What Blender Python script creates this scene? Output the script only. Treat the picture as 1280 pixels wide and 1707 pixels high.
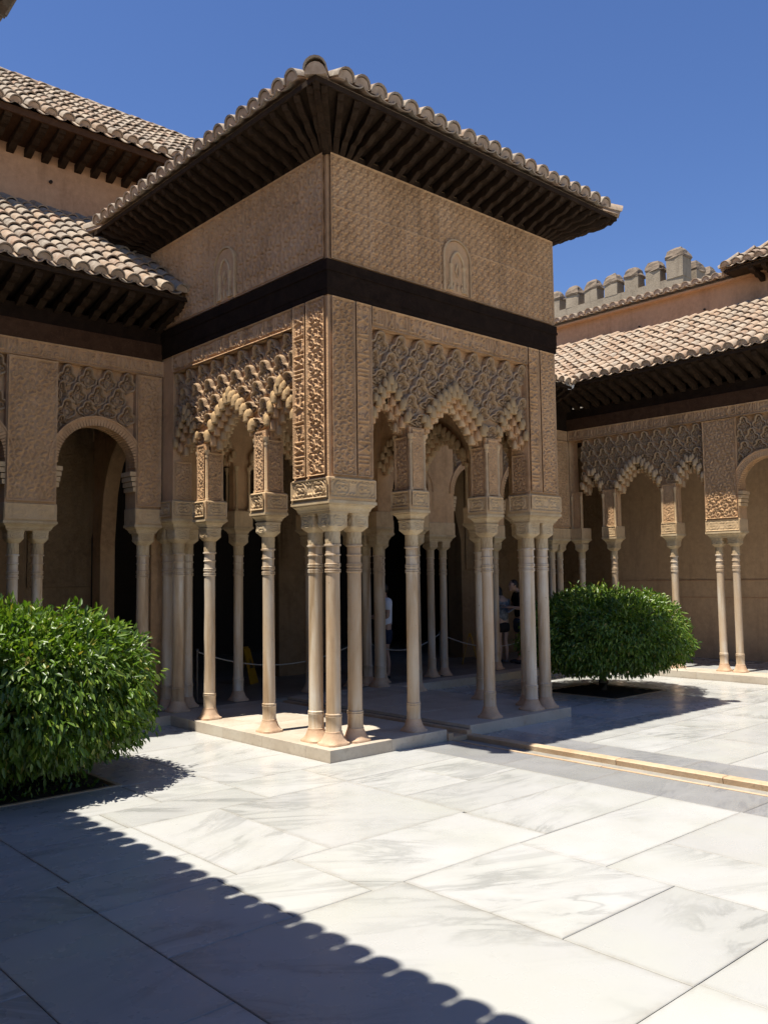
import bpy, math, random
import numpy as np
from mathutils import Matrix, Vector, Euler
random.seed(7); rng=np.random.default_rng(7)
for o in list(bpy.data.objects): bpy.data.objects.remove(o)
SC=bpy.context.scene; COL=SC.collection
R=math.radians
# ------------------------------------------------------------------ camera
def cam_setup():
    yaw,pitch,roll,f=.7356,.0756,-.0128,1451.63
    c=Vector((-4.914,-6.1665,1.62))
    fw=Vector((math.sin(yaw)*math.cos(pitch),math.cos(yaw)*math.cos(pitch),math.sin(pitch)))
    rt=Vector((math.cos(yaw),-math.sin(yaw),0)); up=rt.cross(fw)
    r2=math.cos(roll)*rt+math.sin(roll)*up; u2=-math.sin(roll)*rt+math.cos(roll)*up
    cd=bpy.data.cameras.new('camera'); co=bpy.data.objects.new('camera',cd); COL.objects.link(co)
    m=Matrix((r2,u2,-fw)).transposed().to_4x4(); m.translation=c; co.matrix_world=m
    cd.sensor_fit='HORIZONTAL'; cd.sensor_width=36; cd.lens=f*36/1280; cd.clip_end=2000; cd.clip_start=.05
    SC.camera=co
cam_setup()
# ------------------------------------------------------------------ light
SUND=Vector((-1.91,.25,5.95)).normalized()
EL=math.asin(SUND.z); AZ=math.atan2(SUND.x,SUND.y)
w=bpy.data.worlds.new('World'); SC.world=w; w.use_nodes=True
nt=w.node_tree; bg=nt.nodes['Background']; sk=nt.nodes.new('ShaderNodeTexSky')
sk.sky_type='NISHITA'; sk.sun_disc=False; sk.sun_elevation=EL; sk.sun_rotation=AZ
sk.air_density=1.1; sk.dust_density=0.3; sk.ozone_density=5.0; sk.altitude=800
hs=nt.nodes.new('ShaderNodeHueSaturation'); hs.inputs['Saturation'].default_value=1.12; hs.inputs['Hue'].default_value=.511
nt.links.new(sk.outputs[0],hs.inputs['Color']); nt.links.new(hs.outputs[0],bg.inputs[0]); bg.inputs[1].default_value=.086
sl=bpy.data.lights.new('sun','SUN'); sl.energy=5.0; sl.angle=R(.53); sl.color=(1,.95,.86)
so=bpy.data.objects.new('sun',sl); COL.objects.link(so); so.rotation_euler=SUND.to_track_quat('Z','Y').to_euler(); so.location=(0,0,30)
SC.view_settings.view_transform='Standard'; SC.view_settings.look='None'; SC.view_settings.exposure=.76; SC.view_settings.gamma=1
try:
    SC.cycles.max_bounces=8; SC.cycles.diffuse_bounces=5; SC.cycles.sample_clamp_indirect=4
except Exception: pass
# ------------------------------------------------------------------ helpers
WM={}
def place(o,parent,M=None):
    M=M or Matrix.Identity(4); COL.objects.link(o)
    if parent is not None:
        o.parent=parent; o.matrix_parent_inverse=WM[parent.name].inverted()
    o.matrix_basis=M; WM[o.name]=M
    return o
def thing(name,label,cat,loc=(0,0,0),group=None):
    o=bpy.data.objects.new(name,None); o.empty_display_size=.1
    place(o,None,Matrix.Translation(loc)); o['label']=label; o['category']=cat
    if group: o['group']=group
    return o
class MB:
    def __init__(s): s.v=[]; s.f=[]
    def add(s,vs,fs):
        n=len(s.v); s.v+=[tuple(p) for p in vs]; s.f+=[tuple(i+n for i in f) for f in fs]; return s
    def box(s,x0,x1,y0,y1,z0,z1,fr=None):
        P=[(x,y,z) for z in (z0,z1) for y in (y0,y1) for x in (x0,x1)]
        if fr: P=[fr(*p) for p in P]
        return s.add(P,[(0,2,3,1),(4,5,7,6),(0,1,5,4),(2,6,7,3),(0,4,6,2),(1,3,7,5)])
    def loft(s,rings,cap=True):
        n=len(rings[0]); vs=[p for r in rings for p in r]; fs=[]
        for k in range(len(rings)-1):
            for i in range(n):
                j=(i+1)%n; fs.append((k*n+i,k*n+j,(k+1)*n+j,(k+1)*n+i))
        if cap: fs.append(tuple(range(n))[::-1]); fs.append(tuple((len(rings)-1)*n+i for i in range(n)))
        return s.add(vs,fs)
    def lathe(s,prof,n=20,c=(0,0,0),sx=1,sy=1):
        return s.loft([[(c[0]+r*sx*math.cos(2*math.pi*i/n),c[1]+r*sy*math.sin(2*math.pi*i/n),c[2]+z) for i in range(n)] for r,z in prof])
    def tube(s,pts,r,n=6,flat=None):
        pts=[Vector(p) for p in pts]; rings=[]
        ref=Vector((0,0,1))
        for i,p in enumerate(pts):
            t=(pts[min(i+1,len(pts)-1)]-pts[max(i-1,0)]).normalized()
            a=t.cross(ref); 
            if a.length<1e-3: a=t.cross(Vector((0,1,0)))
            a.normalize(); b=t.cross(a)
            rr=r[i] if isinstance(r,(list,tuple)) else r
            rings.append([tuple(p+rr*(math.cos(2*math.pi*k/n)*a+math.sin(2*math.pi*k/n)*b)) for k in range(n)])
        return s.loft(rings)
    def mesh(s,name,mat,smooth=None):
        me=bpy.data.meshes.new(name); me.from_pydata(s.v,[],s.f); me.update()
        if mat: me.materials.append(mat)
        if smooth is not None:
            me.shade_smooth()
            if smooth<180: me.set_sharp_from_angle(angle=R(smooth))
        return me
    def obj(s,name,mat,parent,smooth=None,M=None):
        return place(bpy.data.objects.new(name,s.mesh(name,mat,smooth)),parent,M)
def inst(name,me,M,parent): return place(bpy.data.objects.new(name,me),parent,M)
def basis(x,y,z,t): 
    m=Matrix((Vector(x),Vector(y),Vector(z))).transposed().to_4x4(); m.translation=Vector(t); return m
def frame(o,U,W):
    o=Vector(o);U=Vector(U);W=Vector(W)
    fr=lambda u,w,z:(o.x+U.x*u+W.x*w,o.y+U.y*u+W.y*w,o.z+z)
    fr.U=U;fr.W=W;fr.o=o
    return fr
def npmesh(name,V,F,mat,smooth=True):
    me=bpy.data.meshes.new(name); V=np.asarray(V,np.float32); F=np.asarray(F,np.int32); k=F.shape[1]
    me.vertices.add(len(V)); me.vertices.foreach_set('co',V.ravel())
    me.loops.add(F.size); me.loops.foreach_set('vertex_index',F.ravel())
    me.polygons.add(len(F)); me.polygons.foreach_set('loop_start',np.arange(0,F.size,k,dtype=np.int32))
    me.update(calc_edges=True)
    if smooth: me.shade_smooth()
    me.materials.append(mat); return me
# ------------------------------------------------------------------ materials
class NT:
    def __init__(s,name):
        s.m=bpy.data.materials.new(name); s.m.use_nodes=True; s.t=s.m.node_tree
        s.b=s.t.nodes['Principled BSDF']
    def n(s,typ,ins=None,**kw):
        d=s.t.nodes.new(typ)
        for k,v in kw.items(): setattr(d,k,v)
        for k,v in (ins or {}).items():
            if hasattr(v,'is_output') or isinstance(v,bpy.types.NodeSocket): s.t.links.new(v,d.inputs[k])
            else: d.inputs[k].default_value=v
        return d
    def coord(s,scale=(1,1,1),rand=True):
        tc=s.n('ShaderNodeTexCoord'); v=tc.outputs['Object']
        if rand:
            oi=s.n('ShaderNodeObjectInfo'); k=s.n('ShaderNodeMath',{0:oi.outputs['Random'],1:57.3},operation='MULTIPLY')
            v=s.n('ShaderNodeVectorMath',{0:v,1:k.outputs[0]},operation='ADD').outputs[0]
        return s.n('ShaderNodeMapping',{0:v,3:scale}).outputs[0]
    def noise(s,vec,scale,det=4,rough=.55,dist=0):
        return s.n('ShaderNodeTexNoise',{'Vector':vec,'Scale':scale,'Detail':det,'Roughness':rough,'Distortion':dist}).outputs['Fac']
    def ramp(s,fac,stops):
        d=s.n('ShaderNodeValToRGB',{0:fac}); e=d.color_ramp.elements
        while len(e)<len(stops): e.new(.5)
        for q,(p,c) in zip(e,stops): q.position=p; q.color=(*c,1) if len(c)==3 else c
        return d.outputs[0]
    def mix(s,fac,a,b,mode='MIX'):
        d=s.n('ShaderNodeMix',data_type='RGBA',blend_type=mode)
        for i,v in ((0,fac),(6,a),(7,b)):
            if isinstance(v,bpy.types.NodeSocket): s.t.links.new(v,d.inputs[i])
            else: d.inputs[i].default_value=(*v,1) if isinstance(v,tuple) and len(v)==3 else v
        return d.outputs[2]
    def bump(s,h,strength=.4,dist=.01):
        d=s.n('ShaderNodeBump',{'Height':h,'Strength':strength,'Distance':dist}); s.t.links.new(d.outputs[0],s.b.inputs['Normal'])
    def out(s,col,rough=.8,spec=.3):
        if isinstance(col,bpy.types.NodeSocket): s.t.links.new(col,s.b.inputs['Base Color'])
        else: s.b.inputs['Base Color'].default_value=(*col,1)
        if isinstance(rough,bpy.types.NodeSocket): s.t.links.new(rough,s.b.inputs['Roughness'])
        else: s.b.inputs['Roughness'].default_value=rough
        s.b.inputs['Specular IOR Level'].default_value=spec
        return s.m
def m_stucco(name,c0,c1,c2,bs=90,bd=.004,lace=False):
    t=NT(name); v=t.coord(rand=False)
    a=t.noise(v,1.6,5,.6); b=t.noise(v,14,4,.6)
    col=t.ramp(a,[(.3,c0),(.5,c1),(.7,c2)])
    col=t.mix(t.ramp(b,[(.35,(0,0,0)),(.75,(1,1,1))]),col,tuple(x*1.22 for x in c1))
    vs=t.n('ShaderNodeMapping',{0:v,3:(3.2,3.2,.45)}).outputs[0]; sk_=t.noise(vs,1.5,5,.65)
    col=t.mix(t.ramp(sk_,[(.52,(0,0,0)),(.75,(.55,)*3)]),col,tuple(x*.62 for x in c0))
    pa=t.noise(v,4.5,3,.5); col=t.mix(t.ramp(pa,[(.6,(0,0,0)),(.72,(.35,)*3)]),col,(c2[0]*1.08,c2[1]*1.08,c2[2]*1.1))
    sp=t.noise(v,220,2,.6)
    col=t.mix(t.ramp(sp,[(.3,(.35,)*3),(.5,(0,0,0))]),col,tuple(x*.5 for x in c0))
    h=t.noise(v,bs,3,.6)
    if lace:
        vo=t.n('ShaderNodeTexVoronoi',{'Vector':v,'Scale':62.0},feature='DISTANCE_TO_EDGE').outputs[0]
        vo=t.ramp(vo,[(.05,(0,0,0)),(.22,(1,1,1))])
        h=t.n('ShaderNodeMath',{0:vo,1:h},operation='ADD').outputs[0]; t.bump(h,.45,.009)
    else: t.bump(h,.6,bd)
    return t.out(col,.9,.15)
M={}
M['stucco']=m_stucco('stucco',(.40,.235,.115),(.53,.325,.17),(.63,.415,.24),lace=True)
M['stucco_pale']=m_stucco('stucco_pale',(.43,.285,.15),(.52,.36,.20),(.60,.44,.265))
M['stucco_grey']=m_stucco('stucco_grey',(.33,.215,.125),(.41,.28,.165),(.49,.345,.21),lace=True)
M['stucco_dark']=m_stucco('shaded_stucco',(.19,.118,.06),(.26,.165,.087),(.33,.215,.12),lace=True)  # darker copy of the stucco, gallery interior shade put into its colour
M['ochre']=m_stucco('golden_plaster',(.34,.215,.10),(.42,.28,.14),(.50,.35,.19),60,.006)
M['wall_orange']=m_stucco('orange_plaster',(.40,.225,.125),(.46,.27,.155),(.52,.32,.19),40,.004)
M['wall_tan']=m_stucco('tan_plaster',(.48,.315,.185),(.52,.35,.21),(.56,.385,.235),40,.003)
M['concrete']=m_stucco('rampart_render',(.20,.16,.115),(.27,.22,.16),(.33,.275,.205),25,.02)
M['capstone']=m_stucco('cap_stone',(.12,.09,.065),(.19,.145,.105),(.26,.205,.15),12,.05)
def m_wood(name,a,b,rough=.75):
    t=NT(name); v=t.coord((1,1,1))
    n=t.noise(v,9,5,.65,.6); g=t.noise(v,70,3,.6)
    col=t.mix(t.ramp(n,[(.3,(0,0,0)),(.7,(1,1,1))]),a,b)
    col=t.mix(t.ramp(g,[(.62,(0,0,0)),(.72,(.5,)*3)]),col,tuple(min(1,x*2.2) for x in b))
    t.bump(g,.7,.006)
    return t.out(col,rough,.08)
M['wood']=m_wood('eave_wood',(.022,.013,.008),(.045,.028,.017))
M['wood_red']=m_wood('carved_wood',(.05,.024,.012),(.085,.043,.022))
M['beam']=m_wood('black_beam_wood',(.013,.0075,.0045),(.026,.015,.009),.85)
def m_marblecol():
    t=NT('column_marble'); v=t.coord((7,7,.7)); v2=t.coord((1,1,1)); v3=t.coord((1,1,1))
    a=t.noise(v,1.1,5,.6,.5); b=t.noise(v2,2.2,4,.6)
    col=t.ramp(a,[(.27,(.22,.135,.07)),(.40,(.40,.28,.165)),(.52,(.57,.465,.335)),(.67,(.68,.625,.53))])
    col=t.mix(t.ramp(b,[(.4,(0,0,0)),(.7,(.75,)*3)]),col,(.52,.36,.215))
    oi=t.n('ShaderNodeObjectInfo'); col=t.mix(t.ramp(oi.outputs['Random'],[(.3,(0,0,0)),(.95,(.38,)*3)]),col,(.40,.265,.155))
    p=t.noise(v3,28,3,.7); col=t.mix(t.ramp(p,[(.66,(0,0,0)),(.74,(.7,)*3)]),col,(.26,.18,.11))
    h=t.noise(v3,45,4,.6); t.bump(h,.35,.004)
    return t.out(col,t.ramp(b,[(.3,(.45,)*3),(.7,(.7,)*3)]),.35)
M['col']=m_marblecol()
def m_stone(name,c0,c1,c2,sc=3,rough=.75):
    t=NT(name); v=t.coord()
    a=t.noise(v,sc,5,.62); b=t.noise(v,sc*12,3,.6)
    col=t.ramp(a,[(.3,c0),(.5,c1),(.72,c2)]); col=t.mix(t.ramp(b,[(.55,(0,0,0)),(.8,(.55,)*3)]),col,tuple(x*.6 for x in c0))
    t.bump(b,.4,.004); return t.out(col,rough,.3)
M['base']=m_stone('base_stone',(.42,.27,.16),(.55,.37,.235),(.62,.46,.32),5)
M['capital']=m_stone('capital_marble',(.38,.265,.145),(.48,.355,.205),(.57,.45,.285),4)
M['plinth']=m_stone('plinth_marble',(.40,.33,.245),(.48,.41,.32),(.54,.49,.40),2,.5)
M['kerb']=m_stone('kerb_stone',(.42,.28,.16),(.50,.355,.22),(.56,.43,.29),3,.6)
M['floor_dark']=m_stone('gallery_paving',(.16,.13,.10),(.22,.185,.145),(.27,.235,.19),2,.5)  # colour darkened to bounce less light, so the gallery interior stays dim
M['soil']=m_stone('soil',(.018,.013,.009),(.03,.022,.015),(.05,.036,.024),8,.95)
M['joint']=m_stone('joint_mortar',(.22,.2,.17),(.28,.26,.22),(.33,.3,.26),6,.9)
def m_floor(name,base,grey,vein,amt):
    t=NT(name); tc=t.n('ShaderNodeTexCoord'); oi=t.n('ShaderNodeObjectInfo'); rnd=oi.outputs['Random']
    ang=t.n('ShaderNodeMapRange',{0:rnd,3:-.5,4:.9}).outputs[0]
    off=t.n('ShaderNodeMath',{0:rnd,1:91.7},operation='MULTIPLY').outputs[0]
    v=t.n('ShaderNodeVectorRotate',{'Vector':tc.outputs['Object'],'Angle':ang},rotation_type='Z_AXIS').outputs[0]
    v=t.n('ShaderNodeVectorMath',{0:v,1:off},operation='ADD').outputs[0]
    vs=t.n('ShaderNodeMapping',{0:v,3:(.9,3.4,1)}).outputs[0]
    a=t.noise(vs,1.3,6,.62,.9); mask=t.noise(v,.9,2,.5)
    veins=t.ramp(a,[(.36,(0,0,0)),(.5,(.25,)*3),(.56,(1,1,1)),(.63,(.2,)*3),(.75,(0,0,0))])
    mk=t.ramp(mask,[(.42,(0,0,0)),(.68,(amt,)*3)])
    f=t.n('ShaderNodeMath',{0:veins,1:mk},operation='MULTIPLY').outputs[0]
    r2=t.n('ShaderNodeMath',{0:off,1:3.17},operation='MULTIPLY').outputs[0]; r2=t.n('ShaderNodeMath',{0:r2},operation='FRACT').outputs[0]
    cl=t.noise(v,1.7,3,.5)
    col=t.mix(t.ramp(r2,[(0,(0,0,0)),(.6,(.4,)*3),(1,(1,1,1))]),base,grey)
    col=t.mix(t.ramp(cl,[(.4,(0,0,0)),(.75,(.7,)*3)]),col,(base[0]*.86,base[1]*.87,base[2]*.80))
    col=t.mix(f,col,vein)
    st=t.noise(v,5.5,4,.65); col=t.mix(t.ramp(st,[(.6,(0,0,0)),(.78,(.22,)*3)]),col,(.30,.28,.23))
    sx=t.n('ShaderNodeSeparateXYZ',{0:tc.outputs['Generated']})
    def edge(o):
        q=t.n('ShaderNodeMath',{0:1.0,1:o},operation='SUBTRACT').outputs[0]; return t.n('ShaderNodeMath',{0:o,1:q},operation='MINIMUM').outputs[0]
    ed=t.n('ShaderNodeMath',{0:edge(sx.outputs[0]),1:edge(sx.outputs[1])},operation='MINIMUM').outputs[0]
    gn=t.noise(v,9,5,.7); ed=t.n('ShaderNodeMath',{0:ed,1:t.n('ShaderNodeMath',{0:gn,1:.075},operation='MULTIPLY').outputs[0]},operation='SUBTRACT').outputs[0]
    col=t.mix(t.ramp(t.n('ShaderNodeMapRange',{0:ed,1:-.045,2:.0}).outputs[0],[(0,(.4,)*3),(.6,(.08,)*3),(1,(0,0,0))]),col,(.24,.21,.165))
    fine=t.noise(v,60,3,.6); t.bump(fine,.05,.002)
    rg=t.ramp(t.noise(v,3,4,.6),[(.3,(.2,)*3),(.7,(.36,)*3)])
    return t.out(col,rg,.45)
M['slab']=m_floor('courtyard_marble',(.485,.48,.458),(.41,.406,.385),(.235,.236,.22),.85)
M['slab_grey']=m_floor('grey_marble',(.31,.305,.30),(.26,.26,.26),(.19,.19,.195),.8)
def m_tile(name,stops):
    t=NT(name); v=t.coord(); oi=t.n('ShaderNodeObjectInfo'); ge=t.n('ShaderNodeNewGeometry')
    r=t.n('ShaderNodeMath',{0:oi.outputs['Random'],1:ge.outputs['Random Per Island']},operation='ADD').outputs[0]
    r=t.n('ShaderNodeMath',{0:r},operation='FRACT').outputs[0]
    col=t.ramp(r,stops)
    n=t.noise(v,16,5,.65); col=t.mix(t.ramp(n,[(.42,(0,0,0)),(.7,(.75,)*3)]),col,(.40,.345,.27))
    n2=t.noise(v,34,3,.6); col=t.mix(t.ramp(n2,[(.58,(0,0,0)),(.7,(.7,)*3)]),col,(.13,.11,.09))
    t.bump(n2,.5,.006); return t.out(col,.88,.2)
TS=[(0,(.24,.16,.10)),(.25,(.33,.23,.15)),(.45,(.25,.20,.15)),(.65,(.38,.29,.20)),(.85,(.20,.16,.12)),(1,(.30,.18,.11))]
M['tile']=m_tile('roof_tile',TS)
M['tile_warm']=m_tile('roof_tile_warm',[(0,(.33,.21,.13)),(.3,(.40,.28,.18)),(.6,(.32,.25,.18)),(.8,(.43,.33,.23)),(1,(.27,.165,.10))])
M['mortar']=m_stone('tile_mortar',(.30,.21,.14),(.40,.29,.20),(.48,.37,.27),14,.9)
def m_leaf():
    t=NT('orange_leaf'); ge=t.n('ShaderNodeNewGeometry')
    col=t.ramp(ge.outputs['Random Per Island'],[(0,(.045,.085,.012)),(.4,(.09,.165,.018)),(.78,(.155,.235,.03)),(.96,(.23,.29,.045)),(1,(.30,.22,.05))])
    t.t.links.new(col,t.b.inputs['Base Color']); t.b.inputs['Roughness'].default_value=.38; t.b.inputs['Specular IOR Level'].default_value=.5
    tr=t.n('ShaderNodeBsdfTranslucent',{0:t.mix(1.0,col,(1.3,1.5,.5),'MULTIPLY')})
    ms=t.n('ShaderNodeMixShader',{0:.3,1:t.b.outputs[0],2:tr.outputs[0]})
    t.t.links.new(ms.outputs[0],t.t.nodes['Material Output'].inputs[0]); return t.m
M['leaf']=m_leaf()
M['bark']=m_stone('bark',(.05,.035,.022),(.09,.065,.045),(.13,.1,.07),12,.95)
def m_plain(name,c,rough=.7,spec=.3,metal=0,var=.25):
    t=NT(name); v=t.coord(); n=t.noise(v,18,3,.6)
    col=t.mix(t.ramp(n,[(.3,(0,0,0)),(.8,(1,1,1))]),tuple(x*(1-var) for x in c),c)
    t.b.inputs['Metallic'].default_value=metal; t.bump(n,.2,.004); return t.out(col,rough,spec)
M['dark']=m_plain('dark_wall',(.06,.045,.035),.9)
M['lead']=m_plain('gutter_zinc',(.55,.56,.58),.4,.5,.6)
# ------------------------------------------------------------------ carved relief patterns
def raster(polys,W,H,res):
    nx=int(round(W/res)); ny=int(round(H/res)); X,Y=np.meshgrid((np.arange(nx)+.5)*W/nx,(np.arange(ny)+.5)*H/ny)
    A=np.zeros((ny,nx))
    for pts,r in polys:
        pts=np.asarray(pts,float)
        if len(pts)==1: pts=np.vstack([pts,pts+1e-5])
        for ox in (-W,0,W):
            for oy in (-H,0,H):
                q=pts+[ox,oy]
                if q[:,0].max()<-r or q[:,0].min()>W+r or q[:,1].max()<-r or q[:,1].min()>H+r: continue
                for a,b in zip(q[:-1],q[1:]):
                    d=b-a; L=d@d+1e-12; t=np.clip(((X-a[0])*d[0]+(Y-a[1])*d[1])/L,0,1)
                    D=np.hypot(X-a[0]-t*d[0],Y-a[1]-t*d[1])
                    A=np.maximum(A,np.clip(2.2*(1-D/r),0,1))
    return A
def arc(c,r,a0,a1,n=10,sp=0):
    return [(c[0]+(r-sp*r*i/n)*math.cos(R(a0+(a1-a0)*i/n)),c[1]+(r-sp*r*i/n)*math.sin(R(a0+(a1-a0)*i/n))) for i in range(n+1)]
PAT={}
def pat_ataurique():
    W=.24; P=[]; s=W/2
    for i in range(2):
        for j in range(2):
            c=((i+.5)*s,(j+.5)*s); k=1 if (i+j)%2 else -1
            P.append((arc(c,.048,90,90+k*470,16,.75),.0085))
            for a in (20,110,200,290):
                d=(c[0]+.066*math.cos(R(a+25*k)),c[1]+.066*math.sin(R(a+25*k)))
                P.append((arc(d,.014,a,a+k*200,5),.0075))
            P.append(([(i*s-.012,j*s),(i*s+.012,j*s)],.012)); P.append(([(i*s,j*s-.02),(i*s,j*s+.02)],.007))
    PAT['ataurique']=(raster(P,W,W,.004),W,W)
def pat_diaper():
    W=.33; P=[]; n=5; s=W/n
    for i in range(n):
        for j in range(n):
            c=((i+.5)*s,(j+.5)*s)
            P.append((arc(c,.02,45,315,8),.0085)); P.append(([(c[0]-.004,c[1]),(c[0]+.008,c[1])],.009))
            P.append((arc((i*s,j*s),.011,0,360,6),.008))
            P.append(([(c[0],c[1]+.028),(c[0],c[1]+.04)],.008))
    A=raster(P,W,W,.005)
    ny,nx=A.shape; A[:2,:]=1.0; A[:,:2]=1.0
    PAT['diaper']=(A,W,W)
def pat_script():
    h=.2; W=.70; P=[]; r=.0098
    def L(pts,rr=r): P.append(([(x*h,.012+y*h*.88) for x,y in pts],rr))
    L(arc((3.28,.34),.1,0,360,8)); L([(3.38,.3),(3.3,.1),(3.12,.03)])
    L([(3.0,.98),(2.86,.5),(2.72,.16),(2.9,.08),(3.02,.2),(2.85,.5),(2.70,.98)])
    L(arc((2.45,.5),.1,60,270,6)); L([(2.45,.4),(2.6,.2),(2.25,.18)]); L([(2.45,.82)],.014)
    L([(2.25,.15),(2.22,.98)]); L([(2.06,.98),(2.06,.2),(1.6,.18),(1.58,.42)]); L([(1.8,.04)],.014)
    L([(1.42,.12),(1.42,.98)]); L([(1.28,.98),(1.14,.5),(1.0,.16),(1.16,.08),(1.28,.2),(1.12,.5),(.98,.98)])
    L([(.82,.12),(.82,.98)]); L([(.66,.98),(.66,.2),(.48,.18)]); L([(.5,.98),(.5,.2),(.2,.18)]); L(arc((.17,.32),.11,0,360,8))
    L(arc((.2,.78),.11,-60,220,7),.007); L(arc((1.82,.66),.12,-40,240,7),.007); L(arc((3.3,.78),.11,-60,240,7),.007); L(arc((2.45,.1),.06,0,180,4),.006)
    L([(0,0.0),(W/h,0.0)],.006); L([(0,1.08),(W/h,1.08)],.006)
    PAT['script']=(raster(P,W,h,.004),W,h)
def pat_cartouche():
    W=.26; h=.2; P=[]
    c=(W/2,h/2); P.append((arc(c,.082,0,360,22),.008))
    P.append((arc((c[0]-.03,c[1]),.028,0,400,10,.5),.008)); P.append((arc((c[0]+.035,c[1]),.026,180,-200,10,.5),.008)); P.append(([(c[0]-.05,c[1]-.055),(c[0]+.05,c[1]-.05)],.008)); P.append(([(c[0]-.04,c[1]+.055),(c[0]+.05,c[1]+.05)],.008))
    for x in (.02,W-.02):
        for y in (.03,.17): P.append((arc((x,y),.02,0,300,6),.007))
    PAT['cartouche']=(raster(P,W,h,.004),W,h)
pat_ataurique(); pat_diaper(); pat_script(); pat_cartouche()
def sample(kind,S,T):
    A,W,H=PAT[kind]; ny,nx=A.shape
    x=(S/W*nx-.5)%nx; y=(T/H*ny-.5)%ny; i=np.floor(x).astype(int); j=np.floor(y).astype(int); fx=x-i; fy=y-j
    i%=nx; j%=ny; i2=(i+1)%nx; j2=(j+1)%ny
    return (A[j,i]*(1-fx)+A[j,i2]*fx)*(1-fy)+(A[j2,i]*(1-fx)+A[j2,i2]*fx)*fy
def carve(name,parent,fr,u0,u1,z0,z1,kind,amp=.014,flip=False,step=.008,w0=0.0,rot=False,mat='stucco',fit=True,border=.012,scale=1.0):
    nu=max(2,int((u1-u0)/step)); nz=max(2,int((z1-z0)/step))
    Ug,Zg=np.meshgrid(np.linspace(u0,u1,nu+1),np.linspace(z0,z1,nz+1))
    S=(u1-Ug) if flip else (Ug-u0); T=Zg-z0; du,dz=u1-u0,z1-z0
    Wp,Hp=PAT[kind][1:]
    s,t=(T,du-S) if rot else (S,T)
    sw,sh=(dz,du) if rot else (du,dz)
    if fit:
        t=t*(Hp*max(1,round(sh/Hp*scale))/sh); s=s*(Wp*max(1,round(sw/Wp*scale))/sw)
    h=sample(kind,s,t)
    wear=.72+.28*np.sin(Ug*3.1+Zg*2.3+u0*5)*np.sin(Zg*4.7-Ug*1.9)
    h=h*(wear*.4+.6)+rng.normal(0,.04,h.shape)
    if border:
        e=np.minimum(np.minimum(Ug-u0,u1-Ug),np.minimum(Zg-z0,z1-Zg)); h=np.where(e<border,1.0,h); h=np.where((e>=border)&(e<border*1.6),0,h)
    Wg=w0-.002-amp*h
    o=fr.o;U=fr.U;Wv=fr.W
    V=np.stack([o.x+U.x*Ug+Wv.x*Wg,o.y+U.y*Ug+Wv.y*Wg,o.z+Zg],-1).reshape(-1,3)
    a=(np.arange(nz)[:,None]*(nu+1)+np.arange(nu)[None,:]).ravel()
    F=np.stack([a,a+1,a+nu+2,a+nu+1],1)
    return place(bpy.data.objects.new(name,npmesh(name,V,F,M[mat])),parent)
# ------------------------------------------------------------------ ground and courtyard
g=MB().box(-300,300,-300,300,-.6,-.05).obj('ground',M['joint'],None); g['kind']='structure'; g['label']='pale mortar bed and earth under the courtyard'
fl=MB().box(-9,12,-14,8,-.049,-.022).obj('courtyard_floor',M['joint'],None); fl['kind']='structure'; fl['label']='white marble slab floor of the courtyard'
SL=[(-1.64,-.67,-3.70,-2.67),(-1.64,-.67,-4.33,-3.70),(-.67,.93,-3.28,-2.67),(-.67,-.04,-4.33,-3.28),(-.04,.93,-4.33,-3.28),
(-3.02,-1.64,-4.33,-2.65),(-2.35,-1.85,-2.65,-1.95),(-3.02,-2.35,-2.65,-1.95),(-1.85,-.41,-2.67,-1.95),(-.41,.93,-2.67,-1.98),
(-2.22,-1.56,-1.95,-.67),(-1.56,-.38,-1.95,-.67),(-.38,.93,-1.98,-1.35),(-.38,.32,-1.35,-.67),(.32,.93,-1.35,-.67),
(-2.95,-2.22,-1.43,-.67),(-3.02,-2.22,-1.95,-1.43),
(-4.3,-3.02,-1.95,-1.43),(-3.58,-3.02,-3.19,-1.95),(-4.6,-3.58,-2.56,-1.95),(-4.6,-3.58,-3.4,-2.56),(-3.58,-3.02,-4.33,-3.19),(-4.6,-3.58,-4.33,-3.4),
(-4.2,-2.95,-1.43,-.33),(-2.95,-2.24,-.67,-.22),(-2.24,-1.13,-.67,-.22),(-1.13,-.38,-.67,-.06),(-.38,.93,-.67,-.06),(-4.2,-2.95,-.33,.5),
(-2.95,-1.76,-.22,.5),(-1.76,-1.13,-.22,.45),(-1.13,-.06,-.06,.6)]
def fill(x0,x1,y0,y1,holes=(),h=.68):
    y=y0; out=[]
    while y<y1-.05:
        dy=min(random.choice((.55,.62,.7,.95)),y1-y)
        if y1-(y+dy)<.3: dy=y1-y
        x=x0
        while x<x1-.05:
            dx=min(random.uniform(.65,1.5),x1-x)
            if x1-(x+dx)<.35: dx=x1-x
            out.append((x,x+dx,y,y+dy)); x+=dx
        y+=dy
    return out
SL+=fill(-9,.93,-9,-4.33)+fill(-9,-4.6,-4.33,-1.43)+fill(-9,-4.2,-1.43,.5)
BEDL=(-2.93,-1.77,.52,1.66); BEDR=(5.05,6.25,.38,1.6)
SL+=fill(-9,BEDL[0],.5,2.8)+fill(BEDL[0],BEDL[1],BEDL[3],2.8)+[(BEDL[1],-1.13,.45,1.5),(-1.13,-.06,.6,1.6),(BEDL[1],-.06,1.6,2.8)]
SL=[s for s in SL if not (s[0]<-4.3 and abs(s[1]+4.3)<.01)]+[(-4.6,-4.3,-1.95,-1.43)]
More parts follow.
